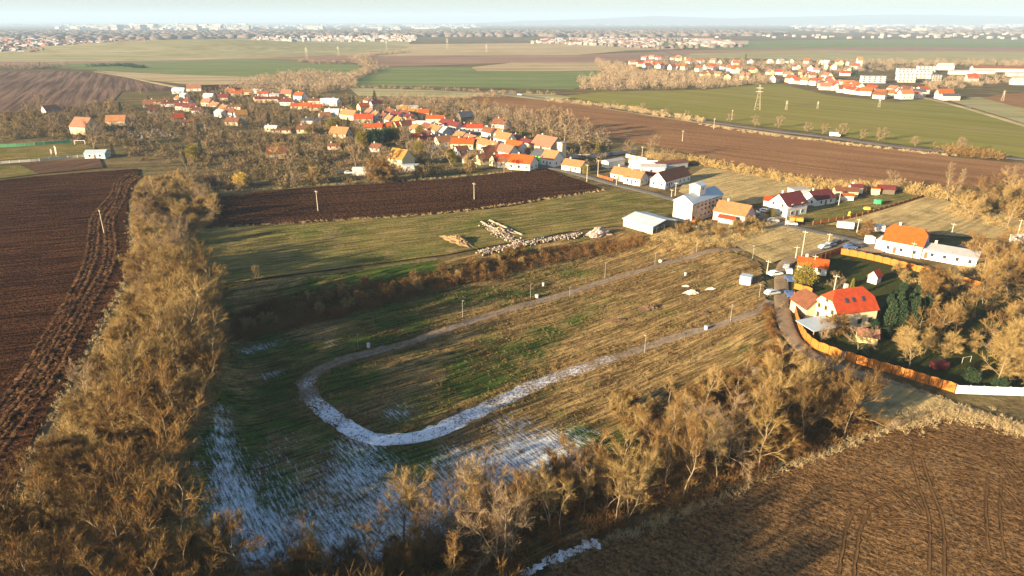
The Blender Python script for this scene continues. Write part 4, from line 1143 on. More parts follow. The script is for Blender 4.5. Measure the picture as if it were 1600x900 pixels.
house('farm_shed', (1004, 262), 14, 7, 3.2, 4.0, -10, 'white', 'grey', chim=1, cat='shed', label='pale wide-roofed farm shed with a chimney')
house('farm_shed', (1020, 268), 12, 7, 3.0, 3.9, -10, 'grey', 'grey', chim=0, cat='shed', label='grey farm shed next to the pale wide-roofed shed')
house('farm_shed', (1045, 262), 20, 6, 3.0, 3.8, 28, 'brown', 'grey', chim=0, cat='shed', label='long brown-grey farm shed behind the long farmhouse')
house('green_house', (846, 253), 8.5, 8.0, 4.0, 7.0, -48, 'dark', 'green', chim=1, wins=1, detail=True, label='bright lime green house with dark roof on the street bend')
house('corner_house', (863, 257), 9.5, 8.0, 3.8, 7.6, -48, 'tan', 'white', chim=1, wins=1, detail=True, label='tan-roofed house between the green house and the tower')
house('hall', (855, 240), 16.0, 12.0, 5.0, 10.0, -48, 'pink', 'tan', chim=1, cat='hall', label='large tan-walled hall with pinkish roof behind the green house')
tw_ = empty('hose_tower', P(877, 254), R(-45)); props(tw_, label='slim pale square tower standing beside the village street', cat='tower')
link_mesh('shaft', box_mesh('shaft', 3.4, 3.4, 10.4, WALLM['cream']), tw_)
link_mesh('roof', box_mesh('roof', 3.8, 3.8, .4, ROOFM['grey'], 10.42), tw_)
add_window(tw_, 0, -1.7, 8.6, 0, .8, 1.2)
house('barn', (627, 258), 10.5, 9.5, 4.2, 8.6, -35, 'ochre', 'cream', chim=0, cat='barn', label='steep ochre-roofed barn standing alone behind the dark strip')
house('shed', (571, 272), 12, 5, 2.8, 2.8, 8, 'white', 'grey', chim=0, cat='shed', label='long white flat-roofed shed behind the dark strip hedge')
house('shed', (642, 266), 8, 4, 2.6, 2.6, 8, 'metal', 'grey', chim=0, cat='shed', label='low pale blue flat-roofed shed by the ochre barn')
house('barn', (433, 246), 10, 8, 3.0, 6.4, 20, 'brown', 'tan', chim=0, cat='barn', label='brown hipped barn among orchards before the village')
house('clubhouse', (153, 246), 10.5, 7.0, 2.9, 4.3, 8, 'metal', 'blue', chim=0, wins=1, detail=True, cat='clubhouse', label='pale blue clubhouse with light metal roof by the pitch')
house('barn', (135, 208), 14, 12, 5, 10.5, -20, 'pink', 'tan', chim=0, cat='barn', label='large pinkish-roofed barn behind the great bare tree')
house('barn', (184, 195), 13, 8, 3.4, 7.0, 10, 'tan', 'tan', chim=0, cat='barn', label='tan-roofed barn at the upper edge of the cemetery')
house('barn', (80, 177), 11, 7, 3.0, 6.6, 60, 'tan', 'grey', chim=0, cat='barn', label='lone pale-gabled barn below the hill plough land')

# --- village: (x, y of the base in the layout, length, width, eave, peak, angle, roof, wall)
S, T_ = -54, 36
VIL = [
 ('upper', [(240,176,9,8,3,7,30,'orange','tan'),(232,167,9,7,3,6,30,'tan','white'),(246,163,24,6,3,5,5,'red','white'),(268,166,18,6,3,4.5,5,'maroon','grey'),(280,146,13,10,3.5,6.5,10,'white','white'),(304,142,16,9,3.5,7.5,15,'pink','white'),
  (289,153,11,7,3,5.5,-40,'grey','white'),(280,158,10,6,3,5,-40,'tan','white'),(295,163,11,7,3,6,-45,'maroon','white'),(286,171,11,8,3.5,6.5,-10,'maroon','white'),(299,173,12,8,3.5,7,-15,'maroon','white'),(311,178,10,7,3.5,6,-20,'maroon','white'),
  (278,189,10,8,3,6.5,30,'red','tan'),(295,196,9,6,3,5,20,'orange','tan'),(327,155,10,8,3.5,6,0,'white','white'),(325,165,10,8,3.5,7,-20,'pink','cream'),(338,170,13,7,3.5,6.5,-35,'orange','white'),(346,182,12,7,4,6,-40,'grey','white'),
  (352,175,10,7,3.5,6.5,-35,'tan','white'),(362,182,11,8,4,7,-30,'brown','white'),(377,186,10,9,4,8,30,'ochre','white'),(366,195,12,8,3,6,-15,'red','tan'),(367,171,15,6,3,4.5,-10,'brown','white'),(386,148,12,8,3.5,6,15,'tan','cream'),(371,150,12,8,3.5,6,10,'orange','tan'),
  (350,157,12,9,3.5,7,0,'maroon','tan'),(360,146,10,8,3,6,10,'tan','cream'),(402,146,12,8,3,5,0,'grey','grey'),(412,150,12,7,3,5.5,0,'red','white'),(404,159,8,7,3,6,30,'tan','white'),(419,160,24,8,4,6,2,'maroon','white'),(430,153,10,7,3.5,5,0,'grey','white'),
  (449,152,12,9,4,8.5,-5,'orange','white'),(449,164,12,8,3.5,6.5,-10,'maroon','white'),(470,158,11,10,6,9.5,-25,'orange','white'),(440,160,8,7,3,6,30,'red','tan'),(463,170,9,7,3,5.5,0,'red','tan'),(479,170,10,8,3,6,0,'orange','tan'),
  (496,163,16,9,4,6,-5,'brown','tan'),(494,172,12,7,3,5.5,10,'red','tan'),(514,164,13,10,6,6,-10,'white','white'),(524,165,9,8,5,7,-20,'metal','white'),(508,186,9,7,3,6,30,'tan','white'),(520,184,12,10,4,8,0,'metal','grey'),
  (478,207,12,7,3,5.5,5,'red','tan'),(486,193,16,6,3,4.6,3,'dark','grey'),(425,205,9,6,3,4.6,0,'metal','white'),(440,208,14,4,2.5,3.2,5,'red','white'),(547,186,18,8,4,8,-38,'tan','cream'),(542,178,9,7,3,6,30,'tan','cream'),
  (570,192,15,8,4,7.5,0,'red','tan'),(533,214,14,10,3,7.5,-20,'tan','tan'),(523,233,8,5,2.5,4,0,'red','tan'),(589,236,7,6,2.5,5,-20,'red','white')]),
 ('street_row', [(568,176,9,8,6,9,T_,'orange','white'),(577,163,12,8,4,6.5,S,'red','white'),(587,168,10,8,4,7,T_,'maroon','grey'),(580,184,10,8,5,8,S,'pink','white'),(589,189,9,8,5,8,S,'tan','white'),(601,190,10,8,4,7.5,S,'orange','white'),(611,194,9,8,4,7.5,S,'tan','white'),
  (612,182,16,8,4,7,S,'brown','grey'),(622,187,16,8,4,7,S,'maroon','grey'),(634,184,14,7,4,6.5,S,'brown','grey'),(642,190,12,8,4,6.5,S,'maroon','tan'),(624,197,10,8,4,7.5,S,'ochre','white'),(626,203,10,8,4,7,T_,'red','tan'),(634,203,9,8,4,7.5,T_,'orange','tan'),
  (644,200,11,8,4,7.5,S,'orange','white'),(651,206,9,8,3,6,S,'tan','tan'),(663,204,15,10,6.5,6.5,-15,'white','white'),(583,205,14,7,3.5,6,8,'orange','tan'),(600,204,12,7,3.5,6,8,'orange','tan'),(611,203,8,7,3.5,6.5,30,'orange','tan'),
  (648,181,11,9,3.5,6.5,0,'ochre','tan'),(663,182,9,8,3.5,6.5,0,'orange','tan'),(630,176,8,7,3.5,6,0,'ochre','dark'),(637,172,20,8,3,4.5,5,'grey','grey'),(681,192,15,8,4,6.5,-5,'orange','tan'),(700,200,16,8,4,7,S,'maroon','grey'),(712,204,14,8,4,7,S,'maroon','grey'),
  (670,208,13,8,4.5,7.5,S,'brown','white'),(683,212,14,9,4.5,8,S,'tan','white'),(695,214,9,9,4.5,8,S,'grey','white'),(727,190,12,9,4.5,8.5,30,'dark','dark'),(731,205,10,7,3.5,6,0,'maroon','white'),(742,206,12,7,3.5,6,0,'red','grey'),(748,206,12,8,3,5,0,'grey','grey'),
  (721,221,11,8,3.8,7,S,'tan','white'),(737,226,12,8,3.8,7,S,'orange','white'),(754,232,12,8,3.8,7,S,'tan','white'),(770,237,12,8,3.8,7,S,'tan','white'),(783,200,12,10,3.5,7.5,-35,'orange','white'),
  (765,213,12,7,3.5,6.5,S,'brown','white'),(779,214,10,8,3.5,6.5,-35,'tan','white'),(789,226,14,9,4.5,8.5,-48,'tan','white'),(805,240,14,9,4.5,8.5,-48,'orange','white'),(793,247,12,9,4.5,8.5,-48,'orange','white'),(811,222,16,7,3,5,S,'brown','tan'),(823,228,12,7,3,5,S,'maroon','white')]),
 ('field_side', [(650,222,7,6,3,6,30,'red','white'),(665,228,9,8,3.5,7,T_,'maroon','white'),(677,226,12,8,3.5,6.5,S,'maroon','grey'),(668,217,10,7,3,6,S,'red','tan'),(683,237,10,6,3,3.8,35,'metal','white'),(693,228,11,8,3.5,7,T_,'tan','white'),(706,227,14,9,3.5,6.5,-10,'brown','tan'),
  (724,231,15,9,3.5,6.5,-10,'orange','tan'),(738,230,10,8,3.5,6.5,40,'maroon','tan'),(721,241,8,6,3,5.5,30,'brown','white'),(739,252,13,8,3,5.5,10,'tan','white'),(757,255,9,7,3,6,30,'brown','white'),(766,246,10,8,3.5,7,25,'red','white'),(778,245,12,8,4,7.5,10,'red','white'),
  (780,258,9,8,3.5,6.5,30,'maroon','white'),(795,259,14,8,3.5,7,8,'red','white'),(817,263,14,11,4,8,-28,'orange','white'),(748,248,12,6,3,4,20,'grey','grey')]),
]
for zone, rows in VIL:
    for r_ in rows:
        nm = 'village_house'; r_ = list(r_); q_ = random.random()
        if r_[7] == 'orange' and q_ < .5: r_[7] = 'pink' if q_ < .28 else 'brown'
        if r_[7] == 'red' and q_ < .5: r_[7] = 'brown'
        if r_[8] == 'white' and random.random() < .45: r_[8] = random.choice(['grey', 'tan', 'cream'])
        d_ = r_[1] > 196
        house(nm, (r_[0], r_[1]), r_[2] * .9, r_[3] * .85, r_[4] * .9, r_[5] * .88, r_[6], r_[7], r_[8], chim=1 if r_[5] > r_[4] + 1 else 0, wins=2 if d_ else 1, detail=False, zone=zone, group='houses of the village', winrows=1)

# --- second village across the fields
rs_ = np.random.default_rng(21)
def row(line, n, zone, roofs, walls, jit=6, wins=0, big=.9):
    ln = smooth_line([P0(*p) for p in line], 2.0)
    for i in range(n):
        q = ln[int((i + .5) / n * (len(ln) - 1))]; q2 = ln[min(len(ln) - 1, int((i + .5) / n * (len(ln) - 1)) + 3)]
        a = math.degrees(math.atan2(q2[1] - q[1], q2[0] - q[0])) + (0 if rs_.random() < .7 else 90) + rs_.normal(0, 5)
        e_ = rs_.uniform(3.2, 5.5)
        house('village_house', None, rs_.uniform(10, 15) * big, rs_.uniform(8, 10) * big, e_, e_ + rs_.uniform(2.6, 4), a, str(rs_.choice(roofs)), str(rs_.choice(walls)),
              chim=0, wins=wins, zone=zone, group='houses of the far village', xy=(q[0] + rs_.normal(0, jit), q[1] + rs_.normal(0, jit)))
RO = ['orange', 'pink', 'red', 'orange', 'tan', 'brown', 'pink']
WA = ['white', 'grey', 'cream', 'white']
row([(1214, 128), (1250, 131), (1275, 133)], 7, 'far_front', RO, WA, 5, 1)
row([(1285, 136), (1310, 142), (1340, 147), (1375, 150), (1405, 154), (1440, 153)], 20, 'far_front', RO, WA, 6, 1)
row([(1290, 131), (1320, 136), (1350, 142), (1380, 145), (1410, 148), (1440, 146)], 18, 'far_second', RO, WA, 8)
row([(1210, 117), (1240, 118), (1270, 122), (1300, 126)], 9, 'far_third', RO, WA, 9)
row([(1205, 107), (1240, 108), (1275, 112), (1320, 108), (1330, 120)], 11, 'far_back', RO, WA, 12)
row([(1195, 99), (1240, 99), (1290, 101), (1320, 101)], 9, 'far_rim', ['dark', 'white', 'grey', 'orange'], WA, 8)
row([(988, 100), (1010, 104), (1030, 106), (1060, 108), (1090, 110), (1110, 112)], 15, 'far_west', RO, WA, 10)
row([(1000, 94), (1030, 93), (1060, 95), (1090, 98), (1130, 100), (1190, 100)], 14, 'far_west_back', RO, WA, 12)
row([(1100, 106), (1130, 110), (1160, 112), (1190, 116)], 9, 'far_middle', RO, WA, 12)
row([(1090, 119), (1120, 122), (1150, 124), (1180, 126)], 5, 'far_gardens', RO, ['cream', 'yellow'], 8)
for px_, py_, L, W, e_, lab in [(1414, 128, 24, 12, 12, 'white apartment block of three storeys lowest on the far village slope'), (1440, 122, 24, 12, 12, 'white apartment block right of the lowest block'), (1414, 116, 26, 12, 9, 'white apartment block behind the lowest block'),
                               (1446, 112, 28, 12, 9, 'wide white apartment block beneath the white gable'), (1459, 126, 16, 12, 8, 'small white apartment block beside two conifers'), (1363, 129, 32, 12, 9, 'long cream apartment block above the front row of houses')]:
    b_ = house('apartment_block', (px_, py_), L * .85, W * .85, e_ * .85, e_ * .85, -6, 'grey', 'grey', chim=0, cat='apartment block', label=lab)
    for r2 in range(3):
        for i in range(5):
            add_window(b_, -L / 2 + L * (i + .5) / 5, -W / 2, 1.8 + r2 * (e_ - 1.5) / 3, 0, 1.6, 1.3, detail=False)
for px_, py_, L, W, e_, pk, ro, lab in [(1476, 109, 26, 14, 5, 10, 'white', 'white gabled hall above the far apartment blocks'), (1535, 115, 34, 11, 4, 6, 'white', 'long white hall below the brown-roofed barns'), (1560, 112, 90, 14, 5, 8.5, 'brown', 'very long tan-roofed barn at the far village end'),
                                        (1588, 119, 30, 12, 4, 6, 'white', 'white farm hall near the frame edge of the far village'), (1498, 116, 30, 12, 4, 6, 'white', 'white hall between gabled hall and long hall'), (1517, 127, 15, 11, 4, 9, 'red', 'lone red-roofed house on the slope beyond the far village'), (1593, 132, 22, 12, 4, 8, 'white', 'white pyramid-roofed building beside the far car park'),
                                        (1341, 106, 9, 9, 12, 17, 'tan', 'pale church tower building amid far conifers'), (1433, 151, 14, 10, 5, 8, 'dark', 'dark-roofed house at the end of the far front row'), (1474, 154, 16, 12, 5, 9, 'orange', 'last orange-roofed house where the country road enters'), (1483, 156, 18, 10, 4, 6, 'dark', 'dark blue roofed hall beside the country road')]:
    house('hall', (px_, py_), L * .85, W * .85, e_, pk, -8, 'grey' if ro == 'white' else ro, 'grey', chim=0, cat='hall', label=lab)

# --- towns on the plain, too many houses to count
def town(name, px, n, seed, label, mat, size=(9, 22), hgt=(4, 9), big=0.0):
    pts = scatter(px, n, seed, relief=False); rs = np.random.default_rng(seed)
    V, F, MI = [], [], []
    for x, y in pts:
        L, W, e_ = rs.uniform(*size), rs.uniform(*size) * .7, rs.uniform(*hgt)
        if rs.random() < big: L *= 3; W *= 2; e_ *= 1.6
        a = rs.uniform(-.3, .3) + (math.pi / 2 if rs.random() < .4 else 0); c, s = math.cos(a), math.sin(a); p = rs.uniform(2, 4) if rs.random() > big else .2
        loc = [(-L/2, -W/2, 0), (L/2, -W/2, 0), (L/2, W/2, 0), (-L/2, W/2, 0), (-L/2, -W/2, e_), (L/2, -W/2, e_), (L/2, W/2, e_), (-L/2, W/2, e_), (-L/2, 0, e_ + p), (L/2, 0, e_ + p)]
        o = len(V); V += [(x + a0 * c - b0 * s, y + a0 * s + b0 * c, z0) for a0, b0, z0 in loc]
        fs = [(0, 1, 5, 4), (1, 2, 6, 5), (2, 3, 7, 6), (3, 0, 4, 7), (4, 5, 9, 8), (6, 7, 8, 9), (5, 6, 9), (7, 4, 8)]
        F += [tuple(i + o for i in f) for f in fs]; r = int(rs.integers(1, 4)); MI += [0, 0, 0, 0, r, r, 0, 0]
    o = link_mesh(name, new_mesh(name, V, F, mat, MI)); props(o, kind='stuff', label=label)
PW = plain('far_walls', (0.26, 0.25, 0.235), .35, .01)
MT = [PW, ROOFM['pink'], ROOFM['brown'], ROOFM['grey']]
MW = [PW, ROOFM['grey'], PW, ROOFM['pink']]
town('distant_houses', [(-60, 86), (-60, 66), (60, 64), (150, 66), (240, 66), (180, 79), (100, 85)], 620, 1, 'dense small town on the plain beyond the green fields', MT)
town('distant_houses', [(395, 66), (395, 57), (560, 58), (650, 56), (650, 66)], 260, 2, 'pale village strip in the middle of the plain', MW)
town('distant_houses', [(820, 68), (860, 62), (1000, 61), (1040, 66), (1020, 76), (940, 72)], 260, 3, 'far village beyond the stubble fields', MT)
town('distant_houses', [(1070, 73), (1080, 64), (1145, 66), (1160, 73)], 90, 4, 'far village wing with long farm halls', MW, (12, 30), (4, 7), .15)
town('distant_houses', [(1080, 61), (1100, 57), (1600, 53), (1600, 62), (1250, 60)], 60, 15, 'scattered farms near the plain horizon', MW)
town('distant_city', [(90, 49), (90, 41), (240, 39), (420, 42), (420, 48), (230, 50)], 420, 5, 'pale city buildings scattered along the horizon', MW, (25, 60), (10, 30), .15)
town('distant_city', [(430, 46), (430, 40), (700, 38), (760, 42), (700, 50)], 200, 6, 'faint city buildings beneath the horizon haze', MW, (25, 60), (8, 20), .1)
town('distant_city', [(1235, 46), (1240, 40), (1420, 38), (1640, 36), (1640, 46), (1450, 52), (1330, 52)], 480, 7, 'white industrial town lying below the hills', MW, (25, 70), (8, 22), .25)
town('distant_city', [(1060, 38), (1110, 35.5), (1200, 36), (1160, 39)], 60, 8, 'pale works buildings far away under the hills', MW, (50, 120), (20, 60), .1)
def canopy(name, px, n, seed, label, r, hh, mat):
    """wooded belt far off: low crowns merged into one mass"""
    pts = scatter(px, n, seed, relief=False); rs = np.random.default_rng(seed)
    k = 7; V, F = [], []
    base = np.array([[math.cos(2 * math.pi * j / k), math.sin(2 * math.pi * j / k)] for j in range(k)])
    Vs = []; Fs = []
    for i, (x, y) in enumerate(pts):
        rr = rs.uniform(*r); zz = rs.uniform(*hh)
        ring0 = np.c_[base * rr * rs.uniform(.7, 1.1, (k, 1)) + [x, y], np.zeros(k)]
        ring1 = np.c_[base * rr * rs.uniform(.7, 1.2, (k, 1)) + [x, y], zz * rs.uniform(.5, .75, k)]
        top = np.array([[x, y, zz]]); o = i * (2 * k + 1)
        Vs.append(np.concatenate([ring0, ring1, top]))
        for j in range(k):
            jj = (j + 1) % k
            Fs += [(o + j, o + jj, o + k + jj), (o + j, o + k + jj, o + k + j), (o + k + j, o + k + jj, o + 2 * k)]
    o = link_mesh(name, np_mesh(name, np.concatenate(Vs), np.array(Fs), mat)); props(o, kind='stuff', label=label)
ST_FARW = stuff_mat('far_wood', [(0.085, 0.07, 0.06), (0.12, 0.095, 0.08), (0.06, 0.07, 0.05)], .004)
canopy('distant_woods', [(-150, 62), (-150, 50), (420, 50), (640, 52), (640, 56), (380, 60), (200, 63)], 2600, 11, 'dark woodland belt across the plain', (14, 34), (10, 20), ST_FARW)
canopy('distant_woods', [(620, 58), (640, 50), (1100, 48), (1240, 52), (1200, 56), (1000, 58), (860, 58)], 1800, 12, 'broken woodland belt in the middle distance', (14, 34), (10, 20), ST_FARW)
canopy('distant_woods', [(-200, 40), (-200, 37), (1800, 37), (1800, 40)], 2600, 13, 'long forest under the horizon', (60, 140), (15, 30), ST_FARW)
canopy('distant_woods', [(-60, 82), (0, 66), (140, 66), (245, 67), (150, 80), (50, 86)], 500, 14, 'garden trees between the houses of the small town', (5, 10), (6, 12), ST_FARW)
canopy('distant_woods', [(830, 66), (870, 61), (1040, 60), (1160, 66), (1160, 74), (1020, 77)], 300, 16, 'trees around the far village', (5, 10), (6, 12), ST_FARW)
canopy('distant_woods', [(1240, 47), (1420, 42), (1640, 46), (1640, 53), (1330, 54)], 400, 17, 'trees among the white industrial town', (20, 40), (10, 18), ST_FARW)

# soft hills on the horizon
def hills(name, px0, px1, dist, hts, seed, label):
    rs = np.random.default_rng(seed); n = 60
    xs_ = np.linspace(px0, px1, n); prof = np.interp(np.linspace(0, 1, n), np.linspace(0, 1, len(hts)), hts) + rs.normal(0, 4, n)
    V = []
    for dy, f in ((-2200, 0), (-1100, .55), (0, 1), (1500, .6), (3000, 0)):
        for i, xx in enumerate(xs_):
            u = (xx - 800) / FOC * math.cos(PITCH)
            V.append((u * dist * 1.06, dist + dy, -1 + max(0, prof[i]) * f))
    F = [(r * n + i, r * n + i + 1, (r + 1) * n + i + 1, (r + 1) * n + i) for r in range(4) for i in range(n - 1)]
    me = new_mesh(name, V, F, ST_FARW, smooth=True)
    o = link_mesh(name, me); props(o, kind='structure', label=label)
hills('hills', 620, 1900, 19000, [0, 30, 90, 140, 215, 150, 190, 230, 250, 215, 190, 225, 170, 120], 3, 'low blue hills along the horizon')
hills('hills', -300, 700, 23000, [20, 60, 30, 70, 40, 60, 30, 0], 4, 'very low blue rise on the horizon')
# gentle knoll beyond the small town
def knoll(px, py, rx, ry, hh, mat):
    x0, y0 = P0(px, py); V = []; n = 28; F = []
    for i in range(9):
        t = i / 8; r = t; zz = hh * (math.cos(math.pi * t) * .5 + .5)
        for j in range(n):
            a = 2 * math.pi * j / n; V.append((x0 + rx * r * math.cos(a), y0 + ry * r * math.sin(a), zz - .2))
    for i in range(8):
        for j in range(n):
            F.append((i * n + j, (i + 1) * n + j, (i + 1) * n + (j + 1) % n, i * n + (j + 1) % n))
    o = link_mesh('hill', new_mesh('hill', V, F, mat, smooth=True)); props(o, kind='structure', label='gentle stubble hill rising beyond the green field')
knoll(300, 76, 620, 700, 24, TAN_G)
# ------------------------------------------------------------------ poles, vehicles, fences and small things
def prism(V2, y0, y1):
    """side profile (x, z) extruded across y"""
    n = len(V2)
    V = [(x, y0, z) for x, z in V2] + [(x, y1, z) for x, z in V2]
    F = [tuple(range(n)), tuple(range(2 * n - 1, n - 1, -1))] + [(i, i + n, (i + 1) % n + n, (i + 1) % n) for i in range(n)]
    return V, [tuple(reversed(f)) for f in F]
def cyl(r, z0, z1, k=10, axis='z', r1=None):
    r1 = r if r1 is None else r1
    V = []
    for zz, rr in ((z0, r), (z1, r1)):
        for j in range(k):
            c, s = math.cos(2 * math.pi * j / k) * rr, math.sin(2 * math.pi * j / k) * rr
            V.append((c, s, zz) if axis == 'z' else ((c, zz, s) if axis == 'y' else (zz, c, s)))
    F = [(j, (j + 1) % k, k + (j + 1) % k, k + j) for j in range(k)] + [tuple(range(k - 1, -1, -1)), tuple(range(k, 2 * k))]
    return V, F
PALE = plain('pale_concrete_pole', (0.40, 0.34, 0.26), .06, .5)
STEEL = plain('galvanised_steel', (0.24, 0.24, 0.23), .06, .5, rough=.5, spec=.4)
RUBBER = plain('rubber', (0.02, 0.02, 0.02), .1)
_pole_cache = {}
def height_from(px, base, top):
    q = P(px, base); u, f, d = ray(px, top); s = q[1] / f
    return q, CAM_Z + d * s - q[2]
def pole(px, base, top, label, lattice=False, group=None):
    q, H = height_from(px, base, top)
    e = empty('transmission_tower' if lattice else 'power_pole', q, random.uniform(-.3, .3) - .6)
    if not lattice:
        link_mesh('mast', new_mesh('mast', *cyl(.17, -.3, H, 8, r1=.10), PALE), e)
        link_mesh('cross_arm', new_mesh('cross_arm', *join([box_v(-.8, .8, -.06, .06, H - .45, H - .32)]), PALE), e)
        for xx in (-.7, 0, .7):
            link_mesh('insulator', new_mesh('insulator', *cyl(.06, 0, .25, 6), STEEL), e, (xx, 0, H - .32 if xx else H))
    else:
        seg = []
        w0, w1 = H * .11, H * .025
        legs = [(-1, -1), (1, -1), (1, 1), (-1, 1)]
        def pt(i, z): f = z / H; w = w0 + (w1 - w0) * min(1, f * 1.25); return np.array([legs[i][0] * w, legs[i][1] * w, z])
        zs = np.linspace(0, H, 8); th = .035 + H * .0022
        for i in range(4):
            for a_, b_ in zip(zs[:-1], zs[1:]):
                seg.append((pt(i, a_), pt(i, b_), th, th)); seg.append((pt(i, a_), pt((i + 1) % 4, b_), th * .6, th * .6))
        V, F = tubes(seg, 4)
        link_mesh('lattice_mast', np_mesh('lattice_mast', V, F, PALE), e)
        for f_ in (.72, .86):
            link_mesh('cross_arm', new_mesh('cross_arm', *prism([(-H * .17, H * f_), (0, H * f_ - .3), (H * .17, H * f_), (0, H * f_ + H * .03)], -.15, .15), STEEL), e)
    props(e, label=label, cat='pylon' if lattice else 'power pole', group=group)
for a_ in [(497, 330, 298, 'concrete power pole in the dark ploughed strip, the one over the green meadow'), (741, 312, 286, 'concrete power pole in the dark ploughed strip, nearer the village'), (163, 365, 328, 'leaning pale pole among the curved ruts of the ploughed land'),
           (917, 283, 257, 'pale pole on the field side of the street opposite the small cottage'), (934, 275, 250, 'pale pole on the garden side of the street by the spruce pair'), (1003, 246, 229, 'pale pole beside the long garden wall'), (1066, 221, 204, 'power pole in the wide brown field above the pinkish trees'),
           (1055, 305, 285, 'pole in the verge behind the grain store'), (1227, 352, 323, 'street pole in front of the balcony house'), (1252, 403, 361, 'tallest pale pole on the verge by the lane fork'), (1339, 362, 342, 'pale pole at the edge of the stubble paddock'),
           (1487, 365, 349, 'short pale pole standing in the shaded paddock'), (1589, 371, 343, 'pale pole by the side street near the wood'), (1115, 202, 185, 'pole at the highway verge in the brown field'), (1143, 188, 172, 'pole in the green field just over the highway'),
           (1270, 426, 399, 'pole in front of the low white cottage'), (1302, 460, 430, 'pole beside the garden plum tree'), (1310, 321, 300, 'pole on the edge of the long lawn'), (963, 290, 272, 'short street pole in front of the white houses'), (1049, 308, 296, 'thin pole beside the silver verge pole'),
           (1294, 382, 365, 'short pole on the grass triangle at the fork'), (1198, 428, 407, 'short pole left of the lane bend'), (1424, 402, 379, 'pole in front of the tall white house'), (1243, 404, 385, 'thin wooden pole by the lane verge')]:
    pole(*a_)
for a_ in [(1183, 172, 132, 'tallest lattice pylon in the green crop field'), (1228, 172, 157, 'low lattice mast in the crop field below the far village'), (1277, 170, 158, 'small lattice mast beneath the middle of the far village'), (1373, 168, 152, 'lattice mast near the front row of the far village'),
           (1566, 158, 141, 'lattice mast in the brown field beside the country road'), (480, 97, 73, 'tall lattice pylon beside the green crop field'), (529, 88, 72, 'lattice pylon behind the canal trees'), (604, 78, 62, 'lattice pylon over the pale stubble'), (699, 78, 60, 'lattice pylon before the distant village'), (760, 82, 69, 'small lattice pylon above the far plough land')]:
    pole(*a_, lattice=True, group='power line pylons')

def lamp(px, base, top, label):
    q, H = height_from(px, base, top)
    e = empty('lamp_post', q, random.uniform(0, 3)); H = max(3.0, H)
    link_mesh('pole', new_mesh('pole', *cyl(.07, -.2, H, 6, r1=.045), STEEL), e)
    link_mesh('lamp_head', new_mesh('lamp_head', *box_v(-.1, .5, -.1, .1, H - .08, H + .06), STEEL), e)
    props(e, label=label, cat='lamp post', group='lamp posts of the unbuilt loop road')
for a_ in [(560, 547, 523, 'slim lamp post by the white box at the shaded road bend'), (723, 498, 470, 'slim lamp post where the shaded verge turns sunny'), (829, 467, 444, 'slim lamp post with white tanks either side'), (890, 464, 455, 'short marker lamp post on the far roadside'),
           (945, 435, 411, 'slim lamp post on the far roadside with a manhole slab near'), (1023, 413, 395, 'slim lamp post beside the round white tank'), (1088, 395, 377, 'slim lamp post at the start of the loop road'), (1007, 551, 524, 'slim lamp post on the near roadside beyond the snow'),
           (1141, 503, 476, 'slim lamp post on the near roadside by the white barrel'), (1186, 465, 444, 'lamp post with broad head left of the lane'), (1176, 403, 384, 'thin lamp post at the scrub edge')]:
    lamp(*a_)
WHT = plain('white_plastic', (0.58, 0.57, 0.55), .04)
def tank(px, py, r, hh, label):
    q = P(px, py); e = empty('service_tank', q)
    link_mesh('body', new_mesh('body', *cyl(r, -.1, hh, 12), WHT), e)
    link_mesh('lid', new_mesh('lid', *cyl(r * 1.08, hh, hh + .10, 12, r1=r * .8), CONC), e)
    props(e, label=label, cat='service tank', group='white service tanks')
for a_ in [(576, 543, .42, 1.1, 'white upright box at the shaded road bend'), (839, 465, .55, .9, 'wide white tank close to the road edge'), (849, 447, .35, 1.0, 'narrow white tank behind the wide one'), (1103, 515, .45, 1.0, 'white barrel on the near roadside in the sun'),
           (1071, 430, .35, .8, 'small white tank on the dry grass near the sand heap'), (1032, 410, .6, .8, 'round white tank beside the loop road end')]:
    tank(*a_)
# box hut
q = P(1165, 443); e = empty('site_cabin', q, R(-30))
link_mesh('body', new_mesh('body', *box_v(-1.5, 1.5, -1.3, 1.3, 0, 2.4), WHT), e)
link_mesh('roof', new_mesh('roof', *box_v(-1.6, 1.6, -1.4, 1.4, 2.403, 2.52), ROOFM['metal']), e)
link_mesh('door', box_mesh('door', .9, .1, 1.9, FRAME), e, (0, -1.3, .1))
props(e, label='white and blue box cabin standing alone on the dry meadow', cat='cabin')

def heap(name, px, py, rx, ry, hh, mat, label, cat, seed=1, rough=.25, rz=0):
    q = P(px, py); rs = np.random.default_rng(seed); V = []; F = []; n, m = 22, 8
    for i in range(m):
        t = i / (m - 1)
        for j in range(n):
            a = 2 * math.pi * j / n; r = 1 - t
            k = 1 + rs.normal(0, rough * (1 - t))
            V.append((rx * r * math.cos(a) * k, ry * r * math.sin(a) * k, hh * (1 - r * r) * (1 + rs.normal(0, rough)) - .15 * (1 - t)))
    for i in range(m - 1):
        for j in range(n): F.append((i * n + j, i * n + (j + 1) % n, (i + 1) * n + (j + 1) % n, (i + 1) * n + j))
    o = link_mesh(name, new_mesh(name, V, F, mat)); o.location = q; o.rotation_euler = (0, 0, rz)
    props(o, label=label, cat=cat); return o
SAND = plain('pale_sand', (0.62, 0.56, 0.46), .1, 1.0)
DIRTM = plain('dark_earth', (0.09, 0.055, 0.03), .3, 1.0)
heap('sand_heap', 1081, 458, 2.2, 1.4, .8, SAND, 'pale heap of sand on the dry meadow', 'heap', 1)
heap('sand_heap', 1112, 452, 1.8, .9, .35, SAND, 'low flat sand heap beside the larger pale heap', 'heap', 2)
heap('sand_heap', 1072, 447, 1.3, .8, .3, SAND, 'small sand heap behind the larger pale heap', 'heap', 3)
